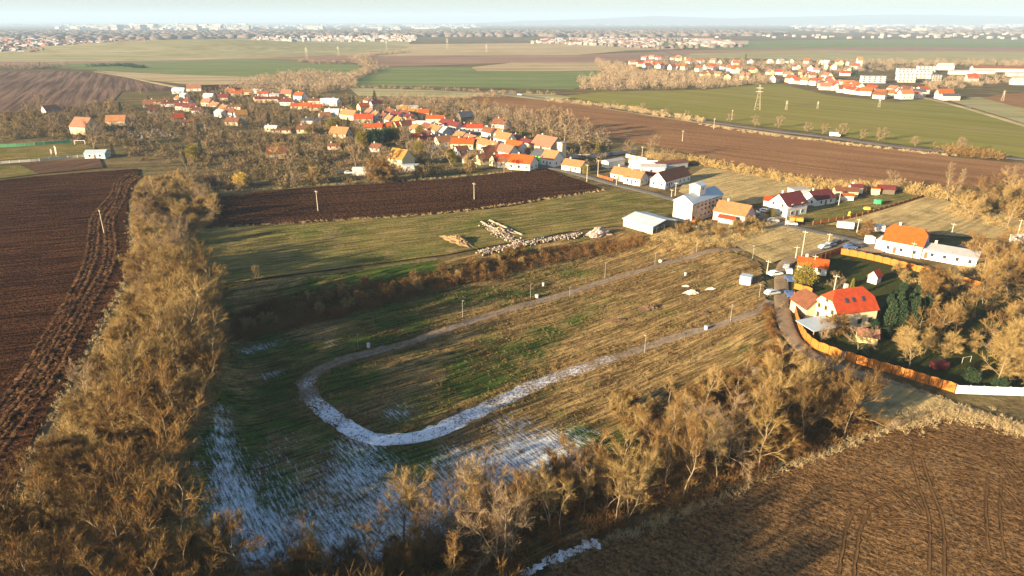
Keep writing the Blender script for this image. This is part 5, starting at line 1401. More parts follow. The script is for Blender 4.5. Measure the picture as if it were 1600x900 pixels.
heap('earth_heap', 1015, 483, 3.4, 1.8, 1.1, DIRTM, 'dark overgrown earth heap in the meadow middle', 'heap', 4)
heap('earth_heap', 965, 502, 3.4, 1.2, .6, DIRTM, 'long low dark mound beside the overgrown heap', 'heap', 5)
heap('earth_heap', 1098, 490, 2.8, 1.0, .5, DIRTM, 'low dark mound near the second roadway', 'heap', 6)
heap('earth_heap', 715, 378, 3.2, 9.0, 1.6, plain('bare_earth', (0.17, 0.11, 0.055), .3, .6), 'long tan spoil bank beside the ruined foundations', 'heap', 7, rz=R(40))
heap('rubble_heap', 782, 362, 3.0, 5.0, 1.2, plain('mixed_rubble', (0.22, 0.16, 0.11), .35, 1.2), 'heap of bricks and stones inside the ruined foundations', 'heap', 8, .35, R(45))
heap('rubble_heap', 935, 366, 3.0, 5.5, 2.0, plain('pink_rubble', (0.42, 0.30, 0.25), .3, 1.2), 'pinkish pointed rubble heap beside the barn track', 'heap', 9, .3, R(-55))
# long bank of tipped stones
def stones(name, line_px, n, spread, seed, label, s=(.15, .6)):
    pts = along(line_px, n, spread, seed); rs = np.random.default_rng(seed); Vs, Fs = [], []
    base = np.array([(x, y, z) for z in (-.5, .5) for y in (-.5, .5) for x in (-.5, .5)])
    fb = np.array([(0, 2, 3, 1), (4, 5, 7, 6), (0, 1, 5, 4), (2, 6, 7, 3), (0, 4, 6, 2), (1, 3, 7, 5)])
    for i, (x, y) in enumerate(pts):
        a = rs.normal(size=(3, 3)); u, _, _ = np.linalg.svd(a)
        v = (base * rs.uniform(s[0], s[1], 3)) @ u.T + rs.normal(0, .05, (8, 3))
        Vs.append(v + [x, y, hz(x, y) + rs.uniform(.0, .6)]); Fs.append(fb + 8 * i)
    o = link_mesh(name, np_mesh(name, np.concatenate(Vs), np.concatenate(Fs), stuff_mat(name, [(0.08, 0.055, 0.04), (0.20, 0.155, 0.115), (0.38, 0.32, 0.27), (0.13, 0.08, 0.055)], .9)))
    props(o, kind='stuff', label=label)
stones('rubble', [(752, 396), (790, 388), (830, 380), (870, 374), (905, 368)], 620, 1.0, 5, 'long bank of tipped white stones and bricks beside the track')
stones('rubble', [(760, 352), (790, 372), (812, 380)], 220, 1.2, 6, 'scattered bricks in the ruined foundations', (.2, .6))
# ruined foundations: two low walls
for i, (pa, pb, lab) in enumerate([((752, 347), (795, 372), 'low ruined concrete wall on the rubble side'), ((765, 345), (816, 368), 'low ruined concrete wall on the green patch side')]):
    a_, b_ = P(*pa), P(*pb); L = math.hypot(b_[0] - a_[0], b_[1] - a_[1]); an = math.atan2(b_[1] - a_[1], b_[0] - a_[0])
    e = empty('ruined_wall', ((a_[0] + b_[0]) / 2, (a_[1] + b_[1]) / 2, 0), an)
    rs = np.random.default_rng(i); top = [(-L / 2 + L * j / 16, 0.55 + rs.normal(0, .15)) for j in range(17)]
    link_mesh('wall_panel', new_mesh('wall_panel', *prism([(-L / 2, -.2), (L / 2, -.2)] + top[::-1], -.2, .2), plain('old_concrete', (0.24, 0.19, 0.13), .3)), e)
    link_mesh('footing', new_mesh('footing', *box_v(-L / 2 - .3, L / 2 + .3, -.5, .5, -.2, .25), CONC), e)
    props(e, label=lab, cat='wall')
heap('shaded_green_patch', 840, 373, 7, 5, .25, plain('shade_dark_green', (0.03, 0.045, 0.03), .3, .6), 'green patch painted dark with shade beside the ruined foundations', 'ground patch', 11, .1)  # green patch lying in shadow; the shade is put into its colour

# vehicles
def car(px, py, ang, colr, label, van=False, scale=1.0):
    q = P(px, py); e = empty('van' if van else 'parked_car', (q[0], q[1], q[2] + .17), R(ang)); e.scale = (scale,) * 3
    paint = plain('paint_' + colr[0], colr[1], .02, 1, rough=.35, spec=.5)
    if van:
        body = [(-2.5, .35), (2.45, .35), (2.5, .95), (2.1, 1.15), (1.55, 1.95), (1.3, 2.05), (-2.45, 2.05), (-2.5, 1.9)]
        glass = [(1.28, 1.2), (2.02, 1.2), (1.58, 1.88), (1.28, 1.88)]; wid = .98
    else:
        body = [(-2.1, .35), (2.1, .32), (2.15, .70), (1.95, .86), (1.0, .98), (.35, 1.42), (-1.1, 1.46), (-1.85, 1.02), (-2.12, .92)]
        glass = [(-1.65, 1.0), (.85, 1.0), (.30, 1.38), (-1.05, 1.40)]; wid = .86
    link_mesh('body', new_mesh('body', *prism(body, -wid, wid), paint), e)
    link_mesh('windows', new_mesh('windows', *prism(glass, -wid - .015, wid + .015), GLASS), e)
    if not van:
        link_mesh('windscreen', new_mesh('windscreen', *slab([(.98, -.72, 1.0), (.98, .72, 1.0), (.40, .66, 1.41), (.40, -.66, 1.41)], .02), GLASS), e)
    for sx in (-1.3, 1.35):
        for sy in (-1, 1):
            w = link_mesh('wheel', new_mesh('wheel', *cyl(.33, -.11, .11, 12, 'y'), RUBBER), e, (sx, sy * (wid - .05), .18))
            link_mesh('rim', new_mesh('rim', *cyl(.19, -.12, .12, 8, 'y'), STEEL), w)
    for sy in (-1, 1):
        link_mesh('headlight', box_mesh('headlight', .06, .3, .16, WHT), e, ((2.5 if van else 2.13), sy * .6, .62))
    props(e, label=label, cat='van' if van else 'car')
BL, SI, WH, DK, RD, GR = ('blue', (0.05, 0.09, 0.20)), ('silver', (0.42, 0.45, 0.48)), ('white', (0.75, 0.75, 0.73)), ('dark', (0.03, 0.035, 0.045)), ('red', (0.40, 0.04, 0.03)), ('grey', (0.20, 0.22, 0.24))
for a_ in [(1233, 439, 88, BL, 'blue car parked tail-first by the olive cypress'), (1233, 463, 86, BL, 'blue car parked on the lane side of the orange fence end'), (1232, 427, 75, SI, 'silver car parked on the lane just behind the blue car'), (1229, 419, 60, GR, 'grey car parked on the lane nearest the cottage roof'),
           (1206, 461, 20, SI, 'silver car parked in the weeds opposite the lane'), (1211, 431, 20, WH, 'white car half hidden in the tall shadow by the lane'), (1288, 389, 25, SI, 'silver car at the shaded fence near the fork'), (1297, 385, 30, GR, 'grey car second in line at the shaded fence'), (1308, 381, 30, DK, 'dark car first in line at the fork'),
           (1328, 389, 0, BL, 'blue car parked behind the sunny orange fence'), (1337, 387, 0, DK, 'dark car parked behind the sunny orange fence'), (1302, 317, 10, SI, 'silver car beside the bungalow'), (1236, 352, -15, SI, 'silver car parked before the balcony house'), (1208, 347, -20, GR, 'grey car on the shaded street by the scrub'),
           (1307, 213, -20, WH, 'white car driving on the highway'), (812, 149, -20, WH, 'white car far up the highway'), (1513, 169, -30, DK, 'dark car on the country road'), (545, 272, 10, SI, 'silver car near the long white shed'), (534, 271, 10, DK, 'dark car near the long white shed'), (1195, 332, -20, WH, 'white car in the shade behind the pink house'), (1179, 335, -15, SI, 'silver car in the yard behind the pink house')]:
    car(*a_)
car(1596, 382, 8, WH, 'long white van on the side street', van=True, scale=1.5)
car(1304, 213.5, -20, WH, 'white van following on the highway', van=True, scale=1.3)
# truck bodies and containers
ORG = plain('orange_paint', (0.75, 0.20, 0.03), .05)
def container(px, py, ang, L, W, H, mat, label, name='container', wheels=True, cat='container'):
    q = P(px, py); e = empty(name, q, R(ang)); z0 = .6 if wheels else .05
    ribs = [box_v(-L / 2, L / 2, -W / 2, W / 2, z0, z0 + H)] + [box_v(-L / 2 + L * (i + .5) / 8 - .05, -L / 2 + L * (i + .5) / 8 + .05, -W / 2 - .05, W / 2 + .05, z0 + .1, z0 + H - .1) for i in range(8)]
    link_mesh('body', new_mesh('body', *join(ribs), mat), e)
    link_mesh('door', box_mesh('door', .06, W * .9, H * .9, mat), e, (-L / 2 - .03, 0, z0 + .08))
    if wheels:
        for sx in (-L * .3, L * .3):
            for sy in (-1, 1):
                link_mesh('wheel', new_mesh('wheel', *cyl(.4, -.12, .12, 12, 'y'), RUBBER), e, (sx, sy * W * .42, .4))
    props(e, label=label, cat=cat)
container(1320, 358, -22, 5.5, 2.2, 2.0, WHT, 'white trailer on the paddock verge nearer the street fork', 'trailer', cat='trailer')
container(1366, 363, -14, 6.0, 2.2, 2.2, WHT, 'white trailer beside the reddish bush', 'trailer', cat='trailer')
container(1244, 347, -18, 4.6, 2.0, 1.2, ORG, 'orange lorry trailer by the balcony house', 'trailer', cat='trailer')
container(1358, 380, 0, 2.4, 2.4, 2.4, WHT, 'small white kiosk before the tall white house', 'kiosk', False, 'kiosk')
container(1373, 378, 0, 2.6, 1.8, 1.0, ORG, 'orange bins and timber before the tall white house', 'skip', False, 'skip')
container(1512, 410, -30, 3.0, 2.2, 2.0, WHT, 'small white hut at the end of the annexe', 'hut', False, 'hut')
container(1085, 349, 45, 2.6, 1.8, 1.0, ORG, 'orange skip against the grain store wall', 'skip', False, 'skip')
container(1093, 357, 10, 2.2, 1.4, .8, CONC, 'grey stacked crates below the grain store', 'crate_stack', False, 'crates')
container(1466, 578, 12, 3.4, 1.8, 1.3, plain('red_tarp', (0.06, 0.01, 0.012), .1), 'red tarpaulin-covered trailer on the dark lawn', 'trailer', cat='trailer')
# playground bits
q = P(1371, 320); e = empty('trampoline', q); GRN = plain('green_net', (0.04, 0.35, 0.12), .1)
link_mesh('mat_ring', new_mesh('mat_ring', *cyl(1.6, .7, .85, 14), GRN), e); link_mesh('safety_net', new_mesh('safety_net', *cyl(1.55, .88, 2.2, 14), GRN), e)
for j in range(6): link_mesh('leg', new_mesh('leg', *cyl(.05, 0, .7, 5), STEEL), e, (1.5 * math.cos(j), 1.5 * math.sin(j), 0))
props(e, label='round green trampoline on the long lawn', cat='trampoline')
q = P(1355, 327); e = empty('paddling_pool', q); YEL = plain('yellow_plastic', (0.75, 0.50, 0.04), .05)
link_mesh('rim', new_mesh('rim', *cyl(1.5, 0, .7, 14, r1=1.3), YEL), e); link_mesh('cover', new_mesh('cover', *cyl(1.25, .7, .78, 14), YEL), e)
props(e, label='low yellow round pool beside the trampoline', cat='pool')
q = P(1326, 338); e = empty('garden_slide', q, 1.0)
link_mesh('chute', new_mesh('chute', *slab([(-1.2, -.3, .2), (1.0, -.3, 1.5), (1.0, .3, 1.5), (-1.2, .3, .2)], .1), YEL), e); link_mesh('ladder', box_mesh('ladder', .15, .6, 1.6, YEL), e, (1.1, 0, 0))
props(e, label='yellow slide at the lawn edge', cat='slide')
q = P(1509, 568); e = empty('football_goal', q, .3)
for xx in (-1.2, 1.2): link_mesh('post', box_mesh('post', .06, .06, 1.6, CONC), e, (xx, 0, 0))
link_mesh('crossbar', box_mesh('crossbar', 2.46, .06, .06, CONC, 1.6), e); props(e, label='small white garden goal on the dark lawn', cat='goal')
q = P(125, 226); e = empty('football_goal', q, .1)
for xx in (-3, 3): link_mesh('post', box_mesh('post', .2, .2, 2.4, WHT), e, (xx, 0, 0))
link_mesh('crossbar', box_mesh('crossbar', 6.2, .2, .2, WHT, 2.4), e)
for xx in (-3, 3): link_mesh('stay', new_mesh('stay', *slab([(xx - .06, 0, 2.4), (xx + .06, 0, 2.4), (xx + .06, 1.6, .1), (xx - .06, 1.6, .1)], .1), WHT), e)
props(e, label='white football goal at the end of the pitch', cat='goal')
for px_, bs, tp_, lab, cm in [(88, 246, 228, 'tall white banner flag beside the pitch', WHT), (80, 243, 233, 'small pinkish banner flag beside the pitch', plain('pink_cloth', (0.65, 0.35, 0.28), .05))]:
    q, H = height_from(px_, bs, tp_); e = empty('banner_flag', q, .2)
    link_mesh('pole', new_mesh('pole', *cyl(.06, 0, H, 6), WHT), e)
    link_mesh('banner', new_mesh('banner', *prism([(.08, H * .25), (.55, H * .3), (.85, H * .8), (.5, H), (.08, H)], -.02, .02), cm), e); props(e, label=lab, cat='flag')

# fences
POSTM = plain('dark_post', (0.11, 0.05, 0.02), .2)
ORF = stuff_mat('orange_boards', [(0.22, 0.075, 0.015), (0.38, 0.14, 0.028), (0.26, 0.09, 0.018)], 1.4)
DKF = stuff_mat('shade_toned_boards', [(0.16, 0.05, 0.02), (0.22, 0.08, 0.03)], .6)  # boards darkened for the fence's shadow side; also colours the low fences
def fence(name, px, hh, mat, postm, label, step=2.6, th=.05, gap=0, cat='fence', scallop=.22, postn='post', panel='boards', z0=.05):
    ln = smooth_line([P(*p) for p in px], .35)
    ds = np.r_[0, np.cumsum(np.linalg.norm(np.diff(ln, axis=0), axis=1))]
    n = int(ds[-1] / step) + 1; s_ = np.linspace(0, ds[-1], n + 1)
    e = empty(name, (ln[0][0], ln[0][1], hz(*ln[0])))
    O = np.array([ln[0][0], ln[0][1], hz(*ln[0])])
    V, F = [], []
    for i in range(n):
        a_, b_ = s_[i], s_[i + 1]; m_ = 6
        for j in range(m_):
            u0, u1 = a_ + (b_ - a_) * j / m_, a_ + (b_ - a_) * (j + 1) / m_
            p0 = np.array([np.interp(u0, ds, ln[:, 0]), np.interp(u0, ds, ln[:, 1])]); p1 = np.array([np.interp(u1 - .03, ds, ln[:, 0]), np.interp(u1 - .03, ds, ln[:, 1])])
            z_ = hz(*p0); d_ = (p1 - p0) / (np.linalg.norm(p1 - p0) + 1e-6); nn_ = np.array([-d_[1], d_[0]]) * th / 2
            top = hh + scallop * math.sin(math.pi * (j + .5) / m_) + random.uniform(-.02, .02)
            o = len(V)
            for q_ in (p0 - nn_, p1 - nn_, p1 + nn_, p0 + nn_):
                V.append((q_[0] - O[0], q_[1] - O[1], z_ + z0 - O[2])); V.append((q_[0] - O[0], q_[1] - O[1], z_ + top - O[2]))
            F += [(o, o + 2, o + 3, o + 1), (o + 2, o + 4, o + 5, o + 3), (o + 4, o + 6, o + 7, o + 5), (o + 6, o, o + 1, o + 7), (o + 1, o + 3, o + 5, o + 7), (o, o + 6, o + 4, o + 2)]
    link_mesh(panel, new_mesh(panel, V, F, mat), e)
    pm = box_mesh(postn, .16, .16, hh + .15, postm)
    for i, u in enumerate(s_[:96]):
        x_, y_ = np.interp(u, ds, ln[:, 0]), np.interp(u, ds, ln[:, 1])
        link_mesh(postn, pm, e, (x_ - O[0], y_ - O[1], hz(x_, y_) - O[2]))
    props(e, label=label, cat=cat)
fence('wooden_fence', [(1240, 466), (1241, 484), (1245, 504), (1254, 526), (1270, 543), (1290, 552), (1311, 560)], 2.0, ORF, POSTM, 'orange board fence curving with the lane before the cream house')
fence('wooden_fence', [(1320, 562), (1350, 572), (1400, 586), (1445, 600), (1491, 614)], 2.0, ORF, POSTM, 'straight orange board fence between the gate and white wall')
fence('garden_gate', [(1312, 561), (1319, 563)], 1.9, plain('dark_gate', (0.03, 0.02, 0.02), .1), WOODF, 'dark gate between the two orange board fences', step=1.5, cat='gate')
fence('wooden_fence', [(1313, 398), (1350, 405), (1400, 417), (1450, 430), (1500, 443), (1530, 452)], 2.0, ORF, POSTM, 'sunlit orange board fence below the tall white house')
fence('wooden_fence', [(1313, 397), (1300, 402), (1280, 408), (1258, 413)], 2.0, DKF, DKF, 'board fence painted dark as shade, along the shaded side of the garden')
fence('wooden_fence', [(1240, 452), (1255, 456), (1268, 460)], 1.7, ORF, POSTM, 'short orange board fence under the olive cypress')
fence('concrete_wall', [(1493, 615), (1540, 617), (1600, 619), (1680, 622)], 1.9, WALLM['blue'], CONC, 'white concrete panel wall following the orange fence', cat='wall', scallop=0, th=.12, panel='panels')
fence('pitch_fence', [(0, 256), (60, 252), (100, 248), (136, 245)], 1.3, CONC, WHT, 'low pale concrete fence in front of the pitch', scallop=0, step=5, panel='panels')
fence('pitch_fence', [(-20, 232), (50, 228), (112, 223)], 2.0, plain('green_fence', (0.10, 0.30, 0.14), .15, .3), STEEL, 'green mesh fence behind the pitch', scallop=0, step=5, panel='mesh_panel')
fence('garden_wall', [(884, 247), (930, 246), (975, 240), (993, 237)], 2.0, WALLM['grey'], CONC, 'long grey wall behind the spruce pair', cat='wall', scallop=0, th=.2, step=5, panel='panels')
fence('garden_wall', [(978, 246), (994, 250)], 2.0, WALLM['cream'], CONC, 'short cream wall left of the long farmhouse yard', cat='wall', scallop=0, th=.2, step=4, panel='panels')
fence('garden_wall', [(996, 250), (1010, 253)], 2.0, WALLM['cream'], CONC, 'short cream wall in front of the pinkish trees', cat='wall', scallop=0, th=.2, step=4, panel='panels')
fence('garden_wall', [(935, 277), (957, 283)], 1.4, DKF, WOODF, 'rusty low fence between two street houses', cat='fence', scallop=0, step=4)
fence('lawn_fence', [(1270, 351), (1330, 341), (1390, 325), (1450, 306)], 1.2, DKF, WOODF, 'thin wire and post fence between lawn and paddock', scallop=0, step=4, th=.03, panel='wire_mesh')
# cemetery
rs = np.random.default_rng(8)
GST = [plain('pale_granite', (0.22, 0.24, 0.25), .2), plain('dark_granite', (0.07, 0.09, 0.10), .1)]
gm = []
for m_ in GST:
    gm.append((new_mesh('headstone', *prism([(-.45, 0), (.45, 0), (.45, 1.0), (.2, 1.25), (-.2, 1.25), (-.45, 1.0)], -.1, .1), m_), box_mesh('grave_slab', 1.1, 2.0, .25, m_)))
for k_, (x_, y_) in enumerate(in_poly([(168, 213), (172, 199), (230, 200), (275, 208), (276, 214), (220, 217)], 80, 3, 2.6)):
    a_ = int(rs.integers(0, 2)); e = empty('gravestone', (x_, y_, 0), .1)
    link_mesh('headstone', gm[a_][0], e).scale = (1.1, 1.1, .9); link_mesh('grave_slab', gm[a_][1], e, (0, -1.2, 0))
    props(e, label='pale granite gravestone in the rows of the village cemetery' if a_ == 0 else 'dark granite gravestone in the rows of the village cemetery', cat='gravestone', group='gravestones of the cemetery')
# wheel ruts curving along the ploughed land
RUT = field_mat('rut_soil', (0.07, 0.034, 0.016), (0.11, 0.058, 0.027), (0.17, 0.095, 0.045), big=.05, fine=1.4, bump=.35, clod=1.2)
for i, pts in enumerate([[(213, 270), (187, 282), (178, 305), (160, 325), (148, 345), (146, 370), (142, 400), (130, 432), (108, 475), (78, 525), (45, 585), (0, 645), (-40, 690)],
                         [(214, 275), (196, 290), (184, 320), (170, 345), (172, 385), (168, 415), (150, 450), (128, 490), (100, 540), (70, 595), (30, 650), (0, 690), (-60, 770)]]):
    ln = smooth_line([P(*p) for p in pts], .8)
    pr = [(-3.2, .02), (-2.3, .08), (-1.6, .42), (-1.0, .05), (-.4, .20), (0, .25), (.6, .05), (1.3, .40), (2.0, .06), (3.0, .02)]
    o = link_mesh('wheel_rut', strip_me('wheel_rut', ln, pr, RUT, False, .22, i, .13)); props(o, kind='structure', label='deep ridged wheel ruts curving along the ploughed land')
# arcs of tyre marks on the near ploughed land
TYRE = field_mat('pressed_soil', (0.075, 0.041, 0.018), (0.12, 0.066, 0.028), (0.16, 0.09, 0.04), big=.1, fine=1.5, bump=.15)
for i, pts in enumerate([[(1320, 905), (1335, 820), (1360, 790), (1385, 780)], [(1462, 900), (1462, 820), (1450, 780), (1440, 750), (1430, 715)], [(1556, 870), (1550, 800), (1553, 745)], [(1310, 770), (1345, 775), (1370, 785), (1385, 800)], [(1380, 755), (1410, 775), (1430, 800)],
                         [(1375, 820), (1420, 820), (1455, 828)], [(1430, 700), (1480, 692), (1530, 700), (1575, 730), (1600, 770)], [(1480, 742), (1520, 745), (1560, 765), (1590, 800)]]):
    for off in (-.9, .9):
        ln = smooth_line([P0(*p) for p in pts], 1.0); T2 = np.gradient(ln, axis=0); T2 /= np.linalg.norm(T2, axis=1)[:, None]; ln = ln + np.stack([T2[:, 1], -T2[:, 0]], 1) * off
        o = link_mesh('tyre_mark', strip_me('tyre_mark', ln, [(-.22, .285), (-.12, .25), (.12, .25), (.22, .285)], TYRE, False, .06, i)); props(o, kind='structure', label='pressed tyre track on the near ploughed land')
# snow left along the near field edge
def snowbit(pts, n, seed, sp=.5):
    P_ = along(pts, n, sp, seed); Vs, Fs = [], []; rs = np.random.default_rng(seed)
    for i, (x, y) in enumerate(P_):
        k = 8; r_ = rs.uniform(.15, .55); a = np.arange(k) * 2 * math.pi / k
        z = hz(x, y) + .42
        ring = np.c_[x + np.cos(a) * r_ * rs.uniform(.6, 1.3, k), y + np.sin(a) * r_ * rs.uniform(.5, 1.1, k), np.full(k, z - .12)]
        Vs.append(np.r_[ring, [[x, y, z + .05]]]); o = i * (k + 1)
        Fs += [(o + j, o + (j + 1) % k, o + k) for j in range(k)]
    o = link_mesh('snow', np_mesh('snow', np.concatenate(Vs), np.array(Fs), plain('snow', (0.75, 0.78, 0.82), .03)))
    props(o, kind='stuff', label='leftover strip of snow in the furrow at the field edge')
snowbit([(820, 898), (850, 884), (880, 869), (915, 856), (930, 850)], 120, 2, .35)
snowbit([(1392, 668), (1402, 664)], 14, 3, .3)
# ------------------------------------------------------------------ village greenery and far hedges
VT = [('fgrey', 40, 175, 1.0), ('fgrey', 60, 172, 1.4), ('ftall', 52, 200, 1.2), ('fgrey', 90, 205, 1.2), ('ftall', 22, 205, 1.1), ('fgrey', 152, 176, 1.1), ('ftall', 165, 178, 1.2), ('bushy', 15, 190, 1.2), ('spruce', 62, 103, .9), ('fgrey', 220, 146, 1.0), ('poplar', 60, 108, .9),
      ('fgrey', 215, 205, 1.2), ('spruce', 210, 205, .7), ('spruce', 233, 163, .9), ('fgrey', 255, 196, 1.3), ('fgrey', 270, 200, 1.2), ('ftall', 305, 204, 1.3), ('fgrey', 322, 206, 1.6), ('poplar', 335, 205, .8), ('spruce', 312, 214, 1.0), ('spruce', 325, 150, 1.1), ('spruce', 340, 160, 1.0), ('fgrey', 365, 175, .7), ('fgrey', 405, 196, 1.3), ('fgrey', 420, 190, 1.0),
      ('ftall', 432, 192, 1.0), ('spruce', 421, 196, 1.1), ('spruce', 456, 197, 1.2), ('poplar', 470, 197, .8), ('poplar', 430, 199, .8), ('fgrey', 395, 180, 1.0), ('olive', 521, 206, 1.5), ('spruce', 545, 206, 1.3), ('spruce', 548, 170, 1.2), ('spruce', 553, 166, 1.2), ('spruce', 586, 163, 1.6), ('poplar', 500, 205, .9), ('olive', 505, 178, .9), ('fgrey', 560, 210, 1.3), ('olive', 483, 210, .9),
      ('olive', 567, 230, 1.5), ('evergreen', 582, 229, 2.0), ('evergreen', 594, 228, 2.0), ('evergreen', 606, 225, 1.9), ('olive', 615, 222, 1.5), ('olive', 625, 220, 1.3), ('olive', 655, 240, 1.3), ('olive', 657, 213, 1.2), ('fgrey', 674, 256, 1.4), ('ftall', 705, 258, 1.2), ('olive', 708, 254, 1.0), ('fgrey', 635, 232, 1.2), ('fgrey', 745, 262, 1.0), ('bushy', 732, 266, 1.2), ('fgrey', 788, 268, .8),
      ('fgrey', 800, 205, 1.5), ('fgrey', 815, 200, 1.5), ('fgrey', 838, 208, 1.7), ('fgrey', 862, 214, 1.9), ('fgrey', 882, 220, 2.0), ('fgrey', 905, 224, 1.6), ('fgrey', 850, 195, 1.4), ('fgrey', 875, 205, 1.6), ('ftall', 730, 178, 1.4), ('ftall', 760, 182, 1.4), ('fgrey', 700, 175, 1.4), ('fgrey', 680, 178, 1.3), ('fgrey', 745, 196, 1.0), ('bushy', 825, 245, .9), ('fgrey', 804, 240, .6),
      ('fgrey', 450, 262, 1.2), ('fgrey', 500, 258, 1.2), ('fgrey', 555, 262, 1.3), ('fgrey', 590, 262, 1.2), ('ftall', 430, 262, 1.2), ('bushy', 490, 288, 1.1), ('fgrey', 455, 290, 1.0), ('bushy', 655, 278, 1.0), ('bushy_rust', 600, 284, 1.6), ('bushy_rust', 585, 285, 1.6), ('fgrey', 640, 245, .9), ('olive', 303, 250, 1.3), ('spruce', 290, 265, 1.2), ('spruce', 315, 246, 1.1)]
for k, px, py, s in VT:
    x, y = P(px, py)[:2]; tree(k, x, y, s * .92, 'village')
undergrowth('garden_scrub', scatter([(0, 180), (180, 160), (240, 185), (330, 205), (520, 215), (600, 232), (700, 262), (740, 270), (600, 285), (400, 296), (345, 303), (300, 285), (330, 262), (210, 250), (170, 225), (60, 215), (0, 222)], 1700, 31), ST_VIL, 'brown garden scrub and orchards before the village', r=(1.0, 2.8), hh=(1.2, 4.6), n=75, tl=(.7, 1.5), tw=(.18, .34), seed=31)
undergrowth('garden_scrub', scatter([(230, 160), (300, 145), (420, 145), (560, 155), (640, 165), (740, 175), (830, 195), (930, 222), (960, 240), (930, 262), (880, 250), (840, 235), (760, 210), (680, 190), (600, 200), (560, 212), (400, 205), (260, 195)], 1150, 32), ST_VIL, 'brown shrubs filling the gardens between the village houses', r=(1.0, 3.0), hh=(1.5, 6.8), n=80, tl=(.7, 1.6), tw=(.20, .38), seed=32)
undergrowth('far_thicket', scatter([(640, 150), (720, 158), (830, 178), (930, 205), (960, 225), (900, 228), (800, 200), (700, 178), (600, 165), (560, 158)], 420, 33), TW_FAR, 'belt of bare trees behind the village houses', r=(2.0, 4.0), hh=(4, 8), n=90, tl=(.8, 1.8), tw=(.16, .28), seed=33)
undergrowth('far_thicket', scatter([(410, 122), (470, 112), (520, 116), (555, 124), (560, 138), (500, 146), (420, 148), (340, 142)], 330, 34), TW_FAR, 'reddish thicket along the stream beyond the village', r=(3, 6), hh=(5, 10), n=90, tl=(1.2, 2.4), tw=(.25, .45), seed=34)
undergrowth('far_thicket', scatter([(1010, 240), (1060, 245), (1180, 268), (1290, 288), (1360, 288), (1490, 300), (1500, 318), (1400, 300), (1290, 300), (1180, 276), (1080, 256), (1010, 250)], 380, 35), ST_LEFT, 'golden hedge along the edge of the wide brown field', r=(1.2, 2.6), hh=(1.6, 4.0), n=80, tl=(.6, 1.3), tw=(.10, .2), seed=35)
undergrowth('far_thicket', scatter([(930, 96), (985, 104), (1000, 112), (1100, 118), (1200, 122), (1215, 130), (1100, 139), (950, 142), (900, 140), (905, 126), (950, 118), (935, 105)], 760, 36), TW_FAR, 'bare wood on the near side of the far village', r=(3, 6), hh=(5, 11), n=80, tl=(1.2, 2.6), tw=(.28, .5), seed=36)
undergrowth('far_thicket', scatter([(1000, 90), (1200, 98), (1330, 96), (1450, 96), (1620, 98), (1620, 106), (1480, 104), (1340, 116), (1250, 124), (1150, 112), (1030, 104)], 620, 37), TW_FAR, 'trees scattered between the houses of the far village', r=(3, 6), hh=(5, 10), n=70, tl=(1.2, 2.6), tw=(.3, .5), seed=37)
undergrowth('far_thicket', np.concatenate([scatter([(1440, 128), (1500, 118), (1600, 118), (1600, 126), (1500, 140), (1450, 142)], 120, 38), scatter([(1230, 96), (1340, 106), (1345, 114), (1270, 112)], 50, 381)]), TW_FAR, 'grey scrub on the slope right of the far apartment blocks', r=(2.5, 5), hh=(3, 7), n=70, tl=(1, 2), tw=(.3, .5), seed=38)
def belt(px, n, sp, seed, label, r, hh, tl, tw, mat=None, name='far_thicket'):
    undergrowth(name, along(px, n, sp, seed), mat or TW_FAR, label, r=r, hh=hh, n=70, tl=tl, tw=tw, seed=seed)
belt([(640, 82), (600, 85), (568, 88), (556, 94), (574, 107), (572, 112), (552, 120), (520, 132)], 130, 5, 41, 'tree line on one bank of the winding canal', (3, 5), (5, 9), (1.5, 3), (.3, .6))
belt([(640, 80), (612, 84), (585, 87), (570, 93), (590, 104), (584, 112), (560, 122), (540, 132)], 90, 5, 42, 'tree line on the other bank of the canal', (3, 5), (4, 8), (1.5, 3), (.3, .6))
belt([(150, 104), (190, 103), (222, 106)], 60, 6, 43, 'dark copse beside the far green crop', (3, 6), (3, 6), (1.5, 3), (.4, .7), LF_DRK)
belt([(0, 106), (40, 108), (80, 104)], 60, 12, 44, 'farm trees behind the hill plough land', (3, 5), (4, 9), (1.5, 3), (.4, .7))
belt([(465, 97), (500, 99), (548, 100)], 60, 8, 45, 'hedge across the far green crop', (3, 5), (3, 7), (1.5, 3), (.4, .7))
belt([(560, 137), (640, 139), (740, 143), (860, 148)], 60, 4, 46, 'thin hedge beside the highway far up', (1.5, 3), (2, 4), (.8, 1.6), (.2, .4))
belt([(860, 158), (960, 168), (1020, 178), (1100, 190)], 160, 4, 47, 'pale hedge between highway and brown field', (1.5, 3), (1.5, 3.5), (.8, 1.6), (.15, .3), ST_DRY, 'roadside_hedge')
belt([(1100, 196), (1200, 211), (1300, 223), (1400, 235), (1480, 243)], 110, 2, 48, 'dry grass strip along the brown field', (.8, 1.6), (.6, 1.2), (.5, 1), (.12, .2), ST_DRY, 'roadside_hedge')
belt([(1490, 238), (1520, 244), (1550, 247)], 60, 4, 49, 'round reddish thicket beside the highway', (2, 4), (3, 6), (.8, 1.6), (.15, .3), TW_RUST)
belt([(715, 156), (760, 150), (780, 152)], 40, 5, 50, 'scrub at the corner of the wide brown field', (1.5, 3), (2, 4), (.8, 1.6), (.2, .4))
for i, (px, py, s) in enumerate([(1140, 190, .8), (1180, 197, .9), (1216, 200, 1.0), (1262, 206, .9), (1285, 209, .9), (1315, 212, 1.1), (1345, 217, .8), (1372, 220, 1.1), (1430, 228, .8), (1075, 184, .8), (1040, 179, .8), (1003, 172, .8), (958, 166, .7), (1500, 240, 1.2)]):
    x, y = P(px, py)[:2]; tree('fgrey', x, y, s * .75, 'highway')
